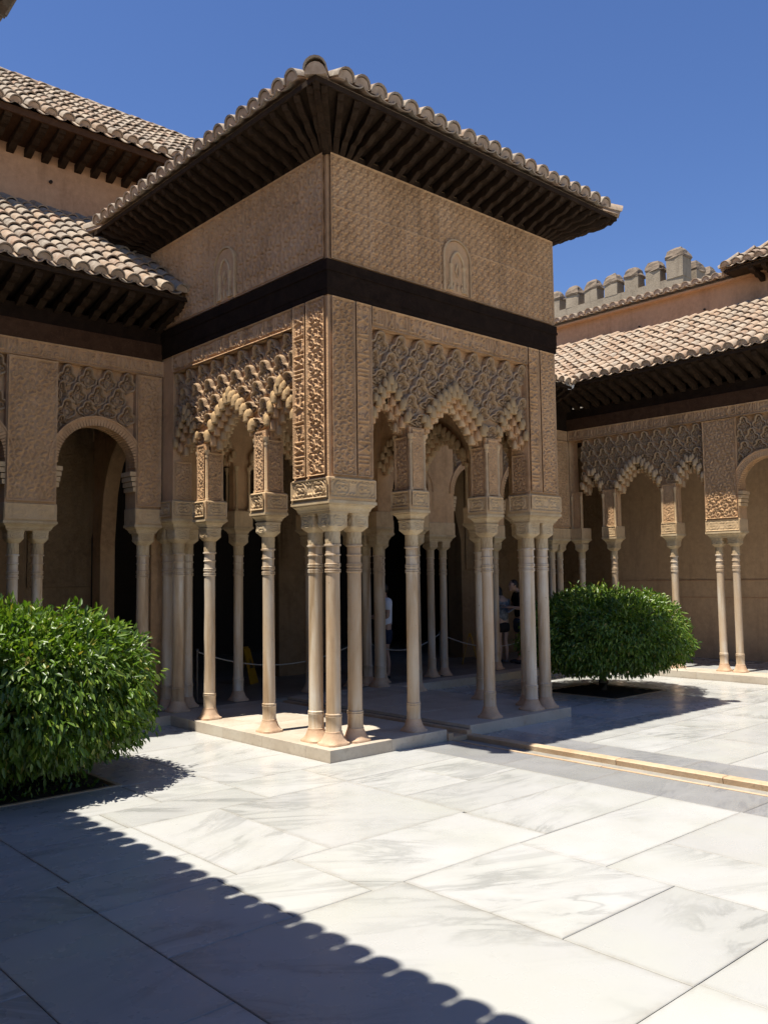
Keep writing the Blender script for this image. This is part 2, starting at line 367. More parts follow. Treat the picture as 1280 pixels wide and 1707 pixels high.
# far side of the channel
SL+=fill(2.31,7.75,-9,BEDR[2])+fill(3.5,BEDR[0],BEDR[2],2.8)+fill(BEDR[1],7.75,BEDR[2],2.8)+fill(BEDR[0],BEDR[1],BEDR[3],2.8)
SL+=[(3.5-.0,3.5,0,0)] if False else []
GR=[]
for x0,x1 in ((.93,1.46),(1.80,2.31)):
    y=-9.0
    while y<-.1:
        y2=min(y+random.uniform(.75,1.25),-.07)
        if x0<1.2 and y<-3.3<y2: y2=-3.3
        if x0<1.2 and -3.31<y<-2.5: y2=-2.02
        if -.07-y2<.35: y2=-.07
        GR.append((x0,x1,y,y2)); y=y2
def slab(r,mat,zt=0.0,parent=None,name='slab',th=.022,g=.0024):
    x0,x1,y0,y1=r[0]+g,r[1]-g,r[2]+g,r[3]-g
    if x1-x0<.03 or y1-y0<.03: return
    cx,cy=(x0+x1)/2,(y0+y1)/2; b=.003; a,c=(x1-x0)/2,(y1-y0)/2
    tz=[random.uniform(-.0012,.0012) for _ in range(4)]
    mb=MB().loft([[(-a,-c,-th),(a,-c,-th),(a,c,-th),(-a,c,-th)],[(-a,-c,-b),(a,-c,-b),(a,c,-b),(-a,c,-b)],
        [(-a+b,-c+b,tz[0]),(a-b,-c+b,tz[1]),(a-b,c-b,tz[2]),(-a+b,c-b,tz[3])]])
    return mb.obj(name,M[mat],parent or fl,M=Matrix.Translation((cx,cy,zt)))
for r in SL: slab(r,'slab')
for r in GR: slab(r,'slab_grey')
# water channel running out from the pavilion
ch=MB().box(1.50,1.76,-9,-.06,-.0485,-.0465).obj('water_channel',M['kerb'],None); ch['kind']='structure'; ch['label']='narrow stone water channel running out from the pavilion'
y=-9.0
while y<-.1:
    y2=min(y+random.uniform(.9,1.7),-.07)
    if -.07-y2<.3: y2=-.07
    MB().box(1.462,1.50,y+.003,y2-.003,-.048,.003).obj('kerb_stone',M['kerb'],ch)
    MB().loft([[(1.70,y+.003,-.047),(1.798,y+.003,-.047),(1.798,y2-.003,-.047),(1.70,y2-.003,-.047)],[(1.69,y+.003,.022),(1.798,y+.003,.022),(1.798,y2-.003,.022),(1.69,y2-.003,.022)],[(1.70,y+.008,.03),(1.79,y+.008,.03),(1.79,y2-.008,.03),(1.70,y2-.008,.03)]]).obj('kerb_stone',M['kerb'],ch)
    y=y2
# planting beds
def bed(b,label,grass):
    x0,x1,y0,y1=b
    n=24; mb=MB(); vs=[];fs=[]
    for j in range(n+1):
        for i in range(n+1):
            e=min(i,j,n-i,n-j); vs.append((x0+(x1-x0)*i/n,y0+(y1-y0)*j/n,-.02+(.022*random.random()+.03*min(e,5)/5 if e else -.02)))
    for j in range(n):
        for i in range(n): a=j*(n+1)+i; fs.append((a,a+1,a+n+2,a+n+1))
    mb.add(vs,fs); o=mb.obj('planting_bed',M['soil'],None,60); o['kind']='structure'; o['label']=label
    for (a,b2,c,d) in ((x0-.035,x1+.035,y0-.035,y0),(x0-.035,x1+.035,y1,y1+.035),(x0-.035,x0,y0,y1),(x1,x1+.035,y0,y1)):
        MB().box(a,b2,c,d,-.02,.006).obj('bed_edging',M['kerb'],o)
    return o
bed(BEDL,'square bed of dark soil under the near orange tree',1); bed(BEDR,'square bed of dark soil under the far orange tree',0)
# ------------------------------------------------------------------ columns, imposts
def superel(half,p,n,z,j=0):
    out=[]
    for i in range(n):
        a=2*math.pi*(i+.5)/n; c,s=math.cos(a),math.sin(a); r=half/((abs(c)**p+abs(s)**p)**(1/p))
        r+=j*math.sin(i*2*math.pi*6/n*2)*math.cos(z*95)
        out.append((r*c,r*s,z))
    return out
def col_meshes(key,r,zt,zc):
    # z0=0 at floor; zt: top of capital; zc: bottom of cube
    pr=[(r*1.14,.12),(r*1.14,.125),(r*1.10,.13),(r*1.10,.245),(r*1.16,.25),(r*1.16,.258),(r*1.07,.262),(r*1.15,.268),(r*1.15,.277),(r*1.02,.284)]
    h=zc-.13
    pr+=[(r*1.0,.5),(r*.985,1.0),(r*.965,h-.27)]
    for k in range(4):
        z=h-.255+k*.052
        if k==2: pr+=[(r*.97,z),(r*.97,z+.035)]; continue
        for q in range(2 if k!=3 else 1): pr+=[(r*.98,z+.018*q),(r*1.12,z+.004+.018*q),(r*1.12,z+.013+.018*q),(r*.98,z+.017+.018*q)]
    pr+=[(r*.97,h-.012),(r*1.2,h-.008),(r*1.2,h+.006),(r*1.03,h+.01)]
    shaft=MB().lathe(pr,24).mesh('column',M['col'],40)
    s=1.0; bs=MB()
    rings=[superel(r*1.82,5,24,0),superel(r*1.82,5,24,.018),superel(r*1.66,3,24,.03),superel(r*1.45,2.2,24,.06),superel(r*1.3,2,24,.095),superel(r*1.18,2,24,.112),superel(r*1.2,2,24,.12),superel(r*1.14,2,24,.124)]
    base=bs.loft(rings).mesh('base',M['base'],50)
    hb=.094*(r/.061)
    n=96; cp=[superel(r*1.03,2,n,h+.008)]
    for k in range(6): cp.append([(x*(1+.04*math.sin(i*2*math.pi*12/n)*math.sin(k*.9+.3)),y*(1+.04*math.sin(i*2*math.pi*12/n)*math.sin(k*.9+.3)),z) for i,(x,y,z) in enumerate(superel(r*1.05,2,n,h+.015+k*(zc-h-.02)/6))])
    for a,p,z in ((r*1.06,2,zc-.004),(r*1.16,2.3,zc+.0),(hb*.84,3,zc+.012),(hb*.93,5,zc+.028)): cp.append(superel(a,p,n,z))
    m=11
    for k in range(m):
        z=zc+.042+k*(zt-zc-.062)/(m-1); ring=superel(hb*.975,16,n,z); out=[]
        for i,(x,y,zz) in enumerate(ring):
            t=y if abs(x)>abs(y) else x; hgt=float(sample('cartouche',np.array([(t/hb*.5+.5)*.26]),np.array([.02+.16*k/(m-1)]))[0])
            f=1+.075*hgt; out.append((x*f if abs(x)>=abs(y) else x, y*f if abs(y)>abs(x) else y, zz))
        cp.append(out)
    cp.append(superel(hb*1.04,16,n,zt-.016)); cp.append(superel(hb*1.04,16,n,zt))
    cap=MB().loft(cp).mesh('capital',M['capital'],40)
    return shaft,base,cap
CM={'s':col_meshes('s',.061,2.08,1.94),'c':col_meshes('c',.067,2.12,1.95),'g':col_meshes('g',.057,2.06,1.93)}
def column(th,x,y,z0,key):
    sh,b,c=CM[key]; a=random.choice((0,1,2,3))*math.pi/2; Mx=Matrix.Translation((x,y,z0))@Matrix.Rotation(a,4,'Z')@Matrix.Rotation(R(random.uniform(-.25,.25)),4,'X')
    o=inst('column',sh,Mx,th); inst('base',b,Mx,o); inst('capital',c,Mx,o); return o
def Lpoly(a,T,d,sx,sy,ox,oy):
    P=[(-d,-d),(a+d,-d),(a+d,T+d),(T+d,T+d),(T+d,a+d),(-d,a+d)]
    P=[(ox+sx*x,oy+sy*y) for x,y in P]
    return P if sx*sy>0 else P[::-1]
def rpoly(x0,x1,y0,y1,d): return [(x0-d,y0-d),(x1+d,y0-d),(x1+d,y1+d),(x0-d,y1+d)]
IMP=[(-.028,0),(-.028,.014),(-.018,.018),(-.018,.026),(-.012,.04),(-.001,.054),(.012,.062),(.012,.072),(.026,.076),(.026,.105)]
def impost(th,pf,z0,zb,zt):
    """moulding from z0 to zb then plain block to zt; pf(d)->polygon grown by d"""
    s=(zb-z0)/.105
    MB().loft([[(x,y,z0+z*s) for x,y in pf(d)] for d,z in IMP]).obj('impost',M['capital'],th,35)
    MB().loft([[(x,y,z) for x,y in pf(d)] for d,z in ((.018,zb+.001),(.018,zt-.012),(.012,zt))]).obj('impost_block',M['stucco_pale'],th)
# ------------------------------------------------------------------ sebka motif, muqarnas cells
def sebka_mesh():
    half=[(-.02,-.222),(-.05,-.205)]+arc((-.066,-.145),.050,262,88,8)[0:]+arc((0,-.058),.056,172,90,6)
    path=half+[(-x,y) for x,y in reversed(half[:-1])]
    mb=MB(); n=len(path); rings=[]
    for i,(x,y) in enumerate(path):
        a=path[max(i-1,0)]; b=path[min(i+1,n-1)]; t=Vector((b[0]-a[0],b[1]-a[1])).normalized(); nn=(-t.y,t.x)
        k=max(.25,1+y/.30)   # heads stand forward, tails sink back
        prof=[(-.016,.0),(-.0155,.038*k),(-.006,.058*k),(.006,.056*k),(.013,.036*k),(.014,0)]
        rings.append([(x+nn[0]*p,-d,y+nn[1]*p) for p,d in prof])
    mb.loft(rings)
    k=16
    def ring(r,d,w=0): return [((r+w*(i%2))*math.cos(2*math.pi*i/k),-d,-.150+1.2*(r+w*(i%2))*math.sin(2*math.pi*i/k)) for i in range(k)]
    mb.loft([ring(.05,.0),ring(.05,.022),ring(.041,.028),ring(.034,.012),ring(.022,.014,.006),ring(.016,.026,.004),ring(.006,.028)])
    for c,s in (((0,-.055),.02),((-.066,-.15),.013),((.066,-.15),.013),((-.025,-.085),.012),((.025,-.085),.012),((0,-.222),.018)):
        mb.loft([[(c[0]+r*s*math.cos(q*math.pi/3),-d,c[1]+1.4*r*s*math.sin(q*math.pi/3)) for q in range(6)] for r,d in ((1,0),(1,.02),(.4,.034))])
    return mb.mesh('sebka_lozenge',M['stucco_grey'],50)
SEB=sebka_mesh()
def cell_mesh(mat):
    n=12; rings=[]
    for r,z in ((.9,-.034),(1,-.028),(1,-.015),(1,-.005),(1,.02),(.97,.036),(.86,.054),(.66,.068),(.4,.080),(.08,.089)):
        rg=[]
        for i in range(n):
            a=2*math.pi*i/n; q=1/((abs(math.cos(a))**3.2+abs(math.sin(a))**3.2)**(1/3.2)) if r>.9 else 1/((abs(math.cos(a))**2.4+abs(math.sin(a))**2.4)**(1/2.4))
            rg.append((r*q*.034*math.cos(a),r*q*.034*math.sin(a),z))
        rings.append(rg)
    return MB().loft(rings).mesh('muqarnas_cell',mat,48)
CELL=cell_mesh(M['ochre']); CELLP=cell_mesh(M['stucco'])
CV=[tuple(v.co) for v in CELL.vertices]; CF=[tuple(p.vertices) for p in CELL.polygons]
def prof_muq(t): return t**.58
def wall_face(th,fr,flip,ua,ub,arches,T,ztop,zpier,level,sebka=True,w_rec=.075,matc='stucco',pitch=.27,dz=.19,cellobj=True,zspan0=None):
    """stucco curtain between ua and ub with arches [(u0,u1,kind,zs,za)]; pier zones between arches go down to zpier"""
    core=MB(); muq=MB(); wf,wb=w_rec,T-w_rec
    def strip(a,b,za_,zb_):
        core.add([fr(a,wf,za_),fr(b,wf,zb_),fr(b,wf,ztop),fr(a,wf,ztop),fr(a,wb,za_),fr(b,wb,zb_),fr(b,wb,ztop),fr(a,wb,ztop)],[(0,1,2,3),(5,4,7,6),(0,4,5,1),(0,3,7,4),(1,5,6,2)])
    cur=ua
    def bottom(u):
        for (u0,u1,k,zs,za) in arches:
            if u0<=u<=u1:
                c=(u0+u1)/2; a=(u1-u0)/2
                if k=='round':
                    ro=a+.085; x=abs(u-c)
                    return zs+math.sqrt(max(0,ro*ro-x*x))
                t=1-abs(u-c)/a; return zs+(za-zs)*prof_muq(max(t,0))+.10
            if u0-.1<u<u1+.1 and k=='round' : return zs+math.sqrt(max(0,((u1-u0)/2+.085)**2-min(abs(u-(u0+u1)/2),(u1-u0)/2+.085)**2))
        return zpier+.62
    for (u0,u1,k,zs,za) in sorted(arches):
        if u0>cur+1e-4:
            strip(cur,u0,zpier,zpier)
        c=(u0+u1)/2; a=(u1-u0)/2
        if k=='round':
            n=28; us=[u0+ (u1-u0)*(1-math.cos(math.pi*i/n))/2 for i in range(n+1)]
            zf=lambda u: zs+math.sqrt(max(0,a*a-(u-c)**2))
            for p,q in zip(us[:-1],us[1:]): strip(p,q,zf(p),zf(q))
            # archivolt ring with toothed edge
            ar=MB(); m=44
            for i in range(m):
                a0,a1=math.pi*i/m,math.pi*(i+1)/m
                def pt(rr,an,w): return fr(c-rr*math.cos(an),w,zs+rr*math.sin(an))
                r0=a-.012; r1=a+.078
                ar.loft([[pt(r0,a0,wf+.05),pt(r0,a0+.7*(a1-a0),wf+.05),pt(r0,a0+.7*(a1-a0),-.004),pt(r0,a0,-.004)],[pt(r1,a0,wf+.05),pt(r1,a1,wf+.05),pt(r1,a1,-.004),pt(r1,a0,-.004)]])
                ar.loft([[pt(r1-.0,a0,wf),pt(r1-.0,a1,wf),pt(r1-.0,a1,-.016),pt(r1-.0,a0,-.016)],[pt(r1+.018,a0,wf),pt(r1+.018,a1,wf),pt(r1+.018,a1,-.016),pt(r1+.018,a0,-.016)]])
                ar.loft([[pt(r0-.004,a0,wb),pt(r0-.004,a0+.6*(a1-a0),wb),pt(r0-.004,a0+.6*(a1-a0),wf+.05),pt(r0-.004,a0,wf+.05)],[pt(a+.01,a0,wb),pt(a+.01,a0+.6*(a1-a0),wb),pt(a+.01,a0+.6*(a1-a0),wf+.05),pt(a+.01,a0,wf+.05)]])
            ar.obj('archivolt',M['stucco'],th)
        else:
            n=max(3,int(round(a/.072))); du=a/n
            for sgn in (1,-1):
                for s in range(n):
                    zb=zs+(za-zs)*prof_muq((s+.45)/n)
                    e0=u0+s*du if sgn>0 else u1-(s+1)*du
                    lob=[0,.55,.85,1.0,.85,.55,0]
                    for q in range(6): strip(e0+du*q/6,e0+du*(q+1)/6,zb-.062+.05*lob[q],zb-.062+.05*lob[q+1])
                    for q in range(6):
                        ea=e0+sgn*du*.5+du*q/6; core.box(ea,ea+du/6,.088,T-.088,zb-.115+.045*(lob[q]+lob[q+1])/2,ztop-.01,fr)
                    uc=e0+du/2
                    for j,(wn,sh,dr,zo) in enumerate(((.014,0,.0,.035),(.062,.35,.025,0),(T/2,.8,.055,-.02),(T-.062,.35,.025,0),(T-.014,0,0,.035))):
                        uu=uc+sgn*sh*du; zz=zb-dr+.01
                        if abs(uu-c)<du*.3 and j in(1,2,3) : uu=c
                        if level>0 and j in (0,1) and cellobj:
                            me=CELL if j==0 else CELLP
                            p=fr(uu,wn,zz+zo*.6); k2=du/.068
                            inst('muqarnas_cell',me,Matrix.Translation(p)@Matrix.Rotation(random.uniform(-.1,.1),4,'Z')@Matrix.Diagonal((k2,k2,k2,1)),th)
                        else:
                            p=fr(uu,wn,zz+zo*.6); muq.add([(p[0]+x*du/.068,p[1]+y*du/.068,p[2]+z*du/.068) for x,y,z in CV],CF)
                    # second, upper row at the front
                    p=fr(uc-sgn*du*.5,.02,zb+.068)
                    if level>0 and cellobj: inst('muqarnas_cell',CELL,Matrix.Translation(p)@Matrix.Diagonal((.72*du/.056,.72*du/.056,.75,1)),th)
                    else: muq.add([(p[0]+x*.72,p[1]+y*.72,p[2]+z*.75) for x,y,z in CV],CF)
            p=fr(c,.012,za+.07)
            if level>0 and cellobj: inst('muqarnas_cell',CELL,Matrix.Translation(p)@Matrix.Diagonal((1.1,1.0,1.0,1)),th)
        cur=u1
    if cur<ub-1e-4: strip(cur,ub,zpier,zpier)
    core.obj('arch_wall',M[matc],th)
    if muq.v:
        o=muq.obj('muqarnas_cells',M['stucco_pale'],th,60); o['kind']='stuff'
    if sebka:
        up=min(ua,ub); n=0
        zr=ztop-.012; row=0
        while zr-.10>zpier+.5:
            u=ua+(.5 if row%2==0 else 0)*pitch
            while u<=ub+1e-3:
                b=max(bottom(u-.05),bottom(u+.05),bottom(u))
                clear=zr-.20>b
                part=zr-.05>b
                if part and ua-.01<=u<=ub+.01 :
                    sx=1
                    uu=min(max(u,ua+.055),ub-.055)
                    if abs(uu-u)>.001: sx=.62
                    zsx=.93 if clear else max(.5,min(.93,(zr-b)/.25))
                    Mx=basis(fr.U*(-1 if flip else 1)*sx*1.02*pitch/.27,fr.W*(w_rec/.055),(0,0,zsx*1.06),fr(uu,w_rec-.002,zr))
                    inst('sebka_lozenge',SEB,Mx,th)
                u+=pitch
            zr-=dz; row+=1
# ------------------------------------------------------------------ roof tiles
def tile_mesh(name,mat,L=.40,r0=.085,r1=.068,th=.014,cap=False,concave=False,n=8):
    mb=MB(); rings=[]; HT=.82 if concave else 1.0
    for (y,r) in ((0,r0),(L,r1)):
        o=[];i_=[]
        for k in range(n+1):
            a=math.pi*k/n; o.append((-r*math.cos(a),y,r*HT*math.sin(a))); i_.append((-(r-th)*math.cos(a),y,(r-th)*HT*math.sin(a)-.002))
        rings.append(o+i_[::-1])
    mb.loft(rings)
    me=mb.mesh(name,mat,50)
    if concave:
        for v in me.vertices: v.co.z=-v.co.z*.6
    return me
TILES={}
def tiles_for(mk):
    if mk not in TILES:
        cov=tile_mesh('roof_tile',M[mk]); pan=tile_mesh('pan_tile',M[mk],concave=True)
        mort=MB(); n=8; r=.074
        ring=lambda y,s:[(-r*s*math.cos(math.pi*k/n),y,-.012+r*s*.98*math.sin(math.pi*k/n)) for k in range(n+1)]
        mort.loft([ring(.012,1),ring(.2,.9)])
        TILES[mk]=(cov,pan,mort.mesh('eave_mortar',M['mortar'],50))
    return TILES[mk]
def roof(th,o,along,up,ncol,nrow,pitch,slope,mk,objf,keep=lambda a,b:True,expo=.215,mortar=True,back=0,lift=0,scale=1.0):
    """o: eave start at the roof bed; along: unit vec along the eave; up: horizontal unit vec into the roof"""
    o=Vector(o);A=Vector(along);U=Vector(up); L=math.sqrt(1+slope*slope); us=(U+Vector((0,0,slope)))/L; N=A.cross(us)
    if N.z<0: N=-N
    cov,pan,mo=tiles_for(mk); st=MB(); stp=MB()
    cv=[v.co.copy() for v in cov.vertices]; cf=[tuple(p.vertices) for p in cov.polygons]
    pv=[v.co.copy() for v in pan.vertices]; pf=[tuple(p.vertices) for p in pan.polygons]
    for i in range(ncol):
        for j in range(nrow):
            a=(i+.5)*pitch; b=j*expo
            if not keep(a,b/L): continue
            ja=random.uniform(-.008,.008); tilt=.075+random.uniform(-.015,.03); rz=random.uniform(-.03,.03)
            pos=o+A*(a+ja)+us*(b+random.uniform(-.012,.012)-.02)+N*(.066+random.uniform(-.006,.008)+lift)
            Mx=basis(A*scale if A.cross(us).dot(N)>0 else -A*scale,us,N*scale,pos)@Matrix.Rotation(rz,4,'Z')@Matrix.Rotation(-tilt,4,'X')
            if objf(i,j):
                inst('roof_tile',cov,Mx,th)
                if j==0 and mortar: inst('eave_mortar',mo,Mx,th)
            else:
                st.add([Mx@q for q in cv],cf)
                if j==0 and mortar: st.add([Mx@v.co for v in mo.vertices],[tuple(p.vertices) for p in mo.polygons])
            pos=o+A*(i*pitch)+us*(b-.035+back)+N*(.068+lift)
            Mx=basis(A*scale if A.cross(us).dot(N)>0 else -A*scale,us,N,pos)@Matrix.Rotation(-.02,4,'X')
            if not keep(max(i*pitch,.001),b/L+.2): continue
            if j==0 and objf(i,j): inst('pan_tile',pan,Mx,th)
            else: stp.add([Mx@q for q in pv],pf)
    if st.v: q=st.obj('roof_tile_field',M[mk],th,50); q['kind']='stuff'
    if stp.v: q=stp.obj('pan_tile_field',M[mk],th,50); q['kind']='stuff'
def rafter_mesh(ov,rise,mat,wd=.028):
    top=[(0,.0),(ov,rise)]
    ys=[0,.06,.14,.22,.30,.36,.44,.52,.60,.68,.76,.84,.90,.95,1.0]; dp=[.10,.105,.10,.088,.07,.084,.094,.084,.062,.07,.08,.072,.05,.06,.03]
    ring=[(y*ov,y*rise-d) for y,d in zip(ys,dp)]+[(ov,rise),(0,0)]
    mb=MB(); a=[(-wd,-y,z) for y,z in ring]; b=[(wd,-y,z) for y,z in ring]
    mb.loft([a,[(x*.0+s*wd,y,z) for (x,y,z),s in zip(b,[1]*len(b))]])
    return mb.mesh('rafter',mat)
# ------------------------------------------------------------------ PAVILION
L=3.42; T=.25; A_=.53; F0=.11
pav=thing('pavilion','square carved stucco pavilion on slender marble columns under a tiled hipped roof','pavilion',(L/2,L/2,0))
# plinth and floor
d=.058
def plinth_edge(x0,x1,y0,y1):
    slab((x0,x1,y0,y1),'plinth',F0,pav,'plinth_stone',th=F0+.02,g=.001)
b=.30
def run(p0,p1,n,fx):
    for k in range(n): fx(p0+(p1-p0)*k/n,p0+(p1-p0)*(k+1)/n)
run(-d,1.42,2,lambda a,c:plinth_edge(a,c,-d,b)); run(1.76,L+d,2,lambda a,c:plinth_edge(a,c,-d,b))
run(b,L-.3,4,lambda a,c:plinth_edge(-d,b,a,c)); run(b,L-.3,3,lambda a,c:plinth_edge(L-b,L+d,a,c))
for r in fill(b,1.42,b,3.1): slab(r,'plinth',F0-.001,pav,'floor_slab',th=.06)
for r in fill(1.76,L-b,b,3.1): slab(r,'plinth',F0-.001,pav,'floor_slab',th=.06)
MB().box(-d+.02,1.42,-d+.02,3.1,0.0,F0-.03).obj('plinth_core',M['joint'],pav)
MB().box(1.76,L+d-.02,-d+.02,3.1,0,F0-.03).obj('plinth_core',M['joint'],pav)
for x0,x1,z in ((1.42,1.49,.07),(1.69,1.76,.07),(1.49,1.69,.03)):
    MB().box(x0+.001,x1-.001,-d-.02,3.1,-.02,z).obj('channel_stone',M['kerb'],pav)
# columns
c1,c2=.145,.405
for sx,ox in ((1,0),(-1,L)):
    for sy,oy in ((1,0),(-1,L)):
        for a,bb in ((c1,c1),(c2,c1),(c1,c2)): column(pav,ox+sx*a,oy+sy*bb,F0,'c')
        pf=lambda d,sx=sx,sy=sy,ox=ox,oy=oy:Lpoly(A_,T+.03,d,sx,sy,ox,oy)
        impost(pav,pf,F0+2.12,2.335,2.55)
        MB().loft([[(x,y,z) for x,y in Lpoly(A_,T,0,sx,sy,ox,oy)] for z in (2.55,4.24)]).obj('pier',M['stucco'],pav)
S1,S2=(1.035,1.245),(2.175,2.385)
for s in (S1,S2):
    c=(s[0]+s[1])/2
    for x,y in ((c,T/2),(T/2,c),(c,L-T/2),(L-T/2,c)):
        column(pav,x,y,F0,'s')
        pf=lambda d,x=x,y=y:rpoly(x-.115,x+.115,y-.115,y+.115,d)
        impost(pav,pf,F0+2.08,2.29,2.49)
        for dx in (-1,1):
            for dy in (-1,1):
                MB().lathe([(.024,2.49),(.024,2.51),(.017,2.52),(.017,2.96),(.023,2.965),(.023,2.985),(.018,2.99),(.03,3.02),(.032,3.05)],10,(x+dx*.093,y+dy*.108 if abs(x-c)<1e-6 else y+dy*.093,0)).obj('colonette',M['stucco_pale'],pav,40)
ARC=[(A_,S1[0],'muq',3.03,3.47),(S1[1],S2[0],'muq',3.03,3.52),(S2[1],L-A_,'muq',3.03,3.47)]
FR={'right':(frame((0,0,0),(1,0,0),(0,1,0)),False,1),'left':(frame((0,0,0),(0,1,0),(1,0,0)),True,1),
    'back':(frame((0,L,0),(1,0,0),(0,-1,0)),True,0),'far':(frame((L,0,0),(0,1,0),(-1,0,0)),False,0)}
ZB=4.03
for k,(fr,flip,lev) in FR.items():
    wall_face(pav,fr,flip,A_,L-A_,ARC,T,ZB,2.49,lev)
    MB().box(A_,L-A_,.006,T-.006,ZB+.0,4.24,fr).obj('frieze',M['stucco'],pav)
    if lev:
        st=.0075
        carve('inscription_band',pav,fr,A_,L-A_,ZB+.005,4.235,'script',.028,flip,st,.006)
        for (a,b2,kd,rot) in ((.03,.305,'ataurique',False),(.325,.515,'script',True),(L-.515,L-.325,'script',True),(L-.305,L-.03,'ataurique',False)):
            if k=='left' and a>2.5: continue
            carve('carved_panel' if kd=='ataurique' else 'inscription_band',pav,fr,a,b2,2.57,4.235,kd,.026,flip,st,0,rot)
        for (a,b2) in ((-.01,A_+.01),(L-A_-.01,L+.01)):
            carve('carved_panel',pav,fr,a,b2,2.36,2.535,'cartouche',.018,flip,st,-.018,mat='stucco_pale')
        for s in (S1,S2):
            carve('carved_panel',pav,fr,s[0]-.012,s[1]+.012,2.315,2.475,'cartouche',.017,flip,st,-.008,mat='stucco_pale')
            carve('carved_panel',pav,fr,s[0]+.03,s[1]-.03,2.5,3.10,'ataurique',.012,flip,st,.018)
            MB().box(s[0],s[1],.018,.05,2.5,3.12,fr).obj('pier_facing',M['stucco'],pav)
        # pier side facings (jambs)
    # upper wall
    wbeam=MB(); 
    x0=0 if k in('right','back') else T
    MB().box(x0,L-x0,0,T,4.24,5.68,fr).obj('upper_wall',M['stucco'],pav)
    if lev: carve('carved_panel',pav,fr,0.02,L-.02,4.585,5.60,'diaper',.034,flip,.008,0,False,border=.014,scale=.45 if k=='left' else .68)
    # wooden beam
    if k in('right','far') : e=(-.028,L+.028)
    else: e=(.0,L)
    bm=MB()
    for z0,z1,p in ((4.245,4.30,.018),(4.30,4.47,.024),(4.47,4.50,.034),(4.50,4.575,.028)):
        pp=p if k in('right','back') else p
        bm.box(-p if k in('right','back') else T*0+.0,(L+p) if k in('right','back') else L,-p,-.0005,z0,z1,fr)
    bm.obj('beam',M['beam'],pav)
    MB().box(-.02 if k in('right','back') else 0,L+.02 if k in('right','back') else L,-.022,-.001,5.60,5.66,fr).obj('wall_plate',M['wood'],pav)
# side facings of the single piers (towards the openings)
for s in (S1,S2):
    for k in ('right','left'):
        fr,flip,_=FR[k]
        q=frame(fr(s[0],0,0),tuple(fr.W),tuple(fr.U))
        carve('carved_panel',pav,q,.035,T-.035,2.5,3.02,'ataurique',.016,False,.008,-.001)
        q=frame(fr((s[0]+s[1])/2-.115,T/2-.115,0),tuple(fr.W),tuple(fr.U))
        carve('carved_panel',pav,q,-.012,.242,2.315,2.475,'cartouche',.016,k=='left',.008,-.018,mat='stucco_pale')
for k in ('right','left'):
    fr,flip,_=FR[k]; q=frame(fr(L-A_,0,0),tuple(fr.W),tuple(fr.U))
    carve('carved_panel',pav,q,.02,T-.02,2.57,3.0,'ataurique',.018,False,.008,0)
    carve('carved_panel',pav,q,.0,T+.02,2.36,2.535,'cartouche',.016,k=='left',.008,-.018,mat='stucco_pale')
# blind niches on the upper walls
for k in ('right','left'):
    fr,flip,_=FR[k]; c=1.715; mb=MB()
    pts=[(c-.2,4.60),(c-.2,4.98)]+[(c-.2*math.cos(a),4.98+.2*math.sin(a)) for a in np.linspace(0.1,math.pi-.1,14)]+[(c+.2,4.98),(c+.2,4.60)]
    rg=[]
    for r,w_ in ((.016,-.004),(.016,-.05),(-.012,-.056),(-.012,-.004)):
        rg.append([fr(u+(c-u)*(-r)*3,w_,z+r*.6) for u,z in pts])
    for i in range(len(pts)-1):
        mb.loft([[rg[q][i] for q in range(4)],[rg[q][i+1] for q in range(4)]])
    o=mb.obj('blind_niche',M['stucco_pale'],pav)
    mb=MB()
    pp=[(c-.185,4.60)]+[(c-.185*math.cos(a),4.98+.185*math.sin(a)) for a in np.linspace(0,math.pi,14)]+[(c+.185,4.60)]
    mb.loft([[fr(u,-.001,z) for u,z in pp],[fr(u,-.038,z) for u,z in pp]]); mb.obj('niche_ground',M['stucco'],o)
    mb=MB()
    for uu in (-.1,.1):
        mb.lathe([(.03,4.62),(.022,4.65),(.022,4.86),(.034,4.9)],8,(*fr(c+uu,-.038,0)[:2],0))
    ap=[fr(c-.1*math.cos(q),-.044,4.9+.12*math.sin(q)*(1+.25*math.sin(q)**6)) for q in np.linspace(0,math.pi,13)]
    mb.tube(ap,.016,6)
    for q in range(5): mb.tube([fr(c-.15+.075*q,-.042,4.62),fr(c-.12+.06*q,-.046,4.68),fr(c-.135+.0675*q,-.042,4.72)],.012,5)
    mb.tube([fr(c,-.042,4.92),fr(c-.03,-.044,4.84),fr(c,-.044,4.78),fr(c+.03,-.044,4.84),fr(c,-.042,4.92)],.012,5)
    mb.obj('niche_carving',M['stucco_pale'],o)
MB().box(.1,L-.1,.1,L-.1,4.30,4.36).obj('ceiling',M['wood'],pav)
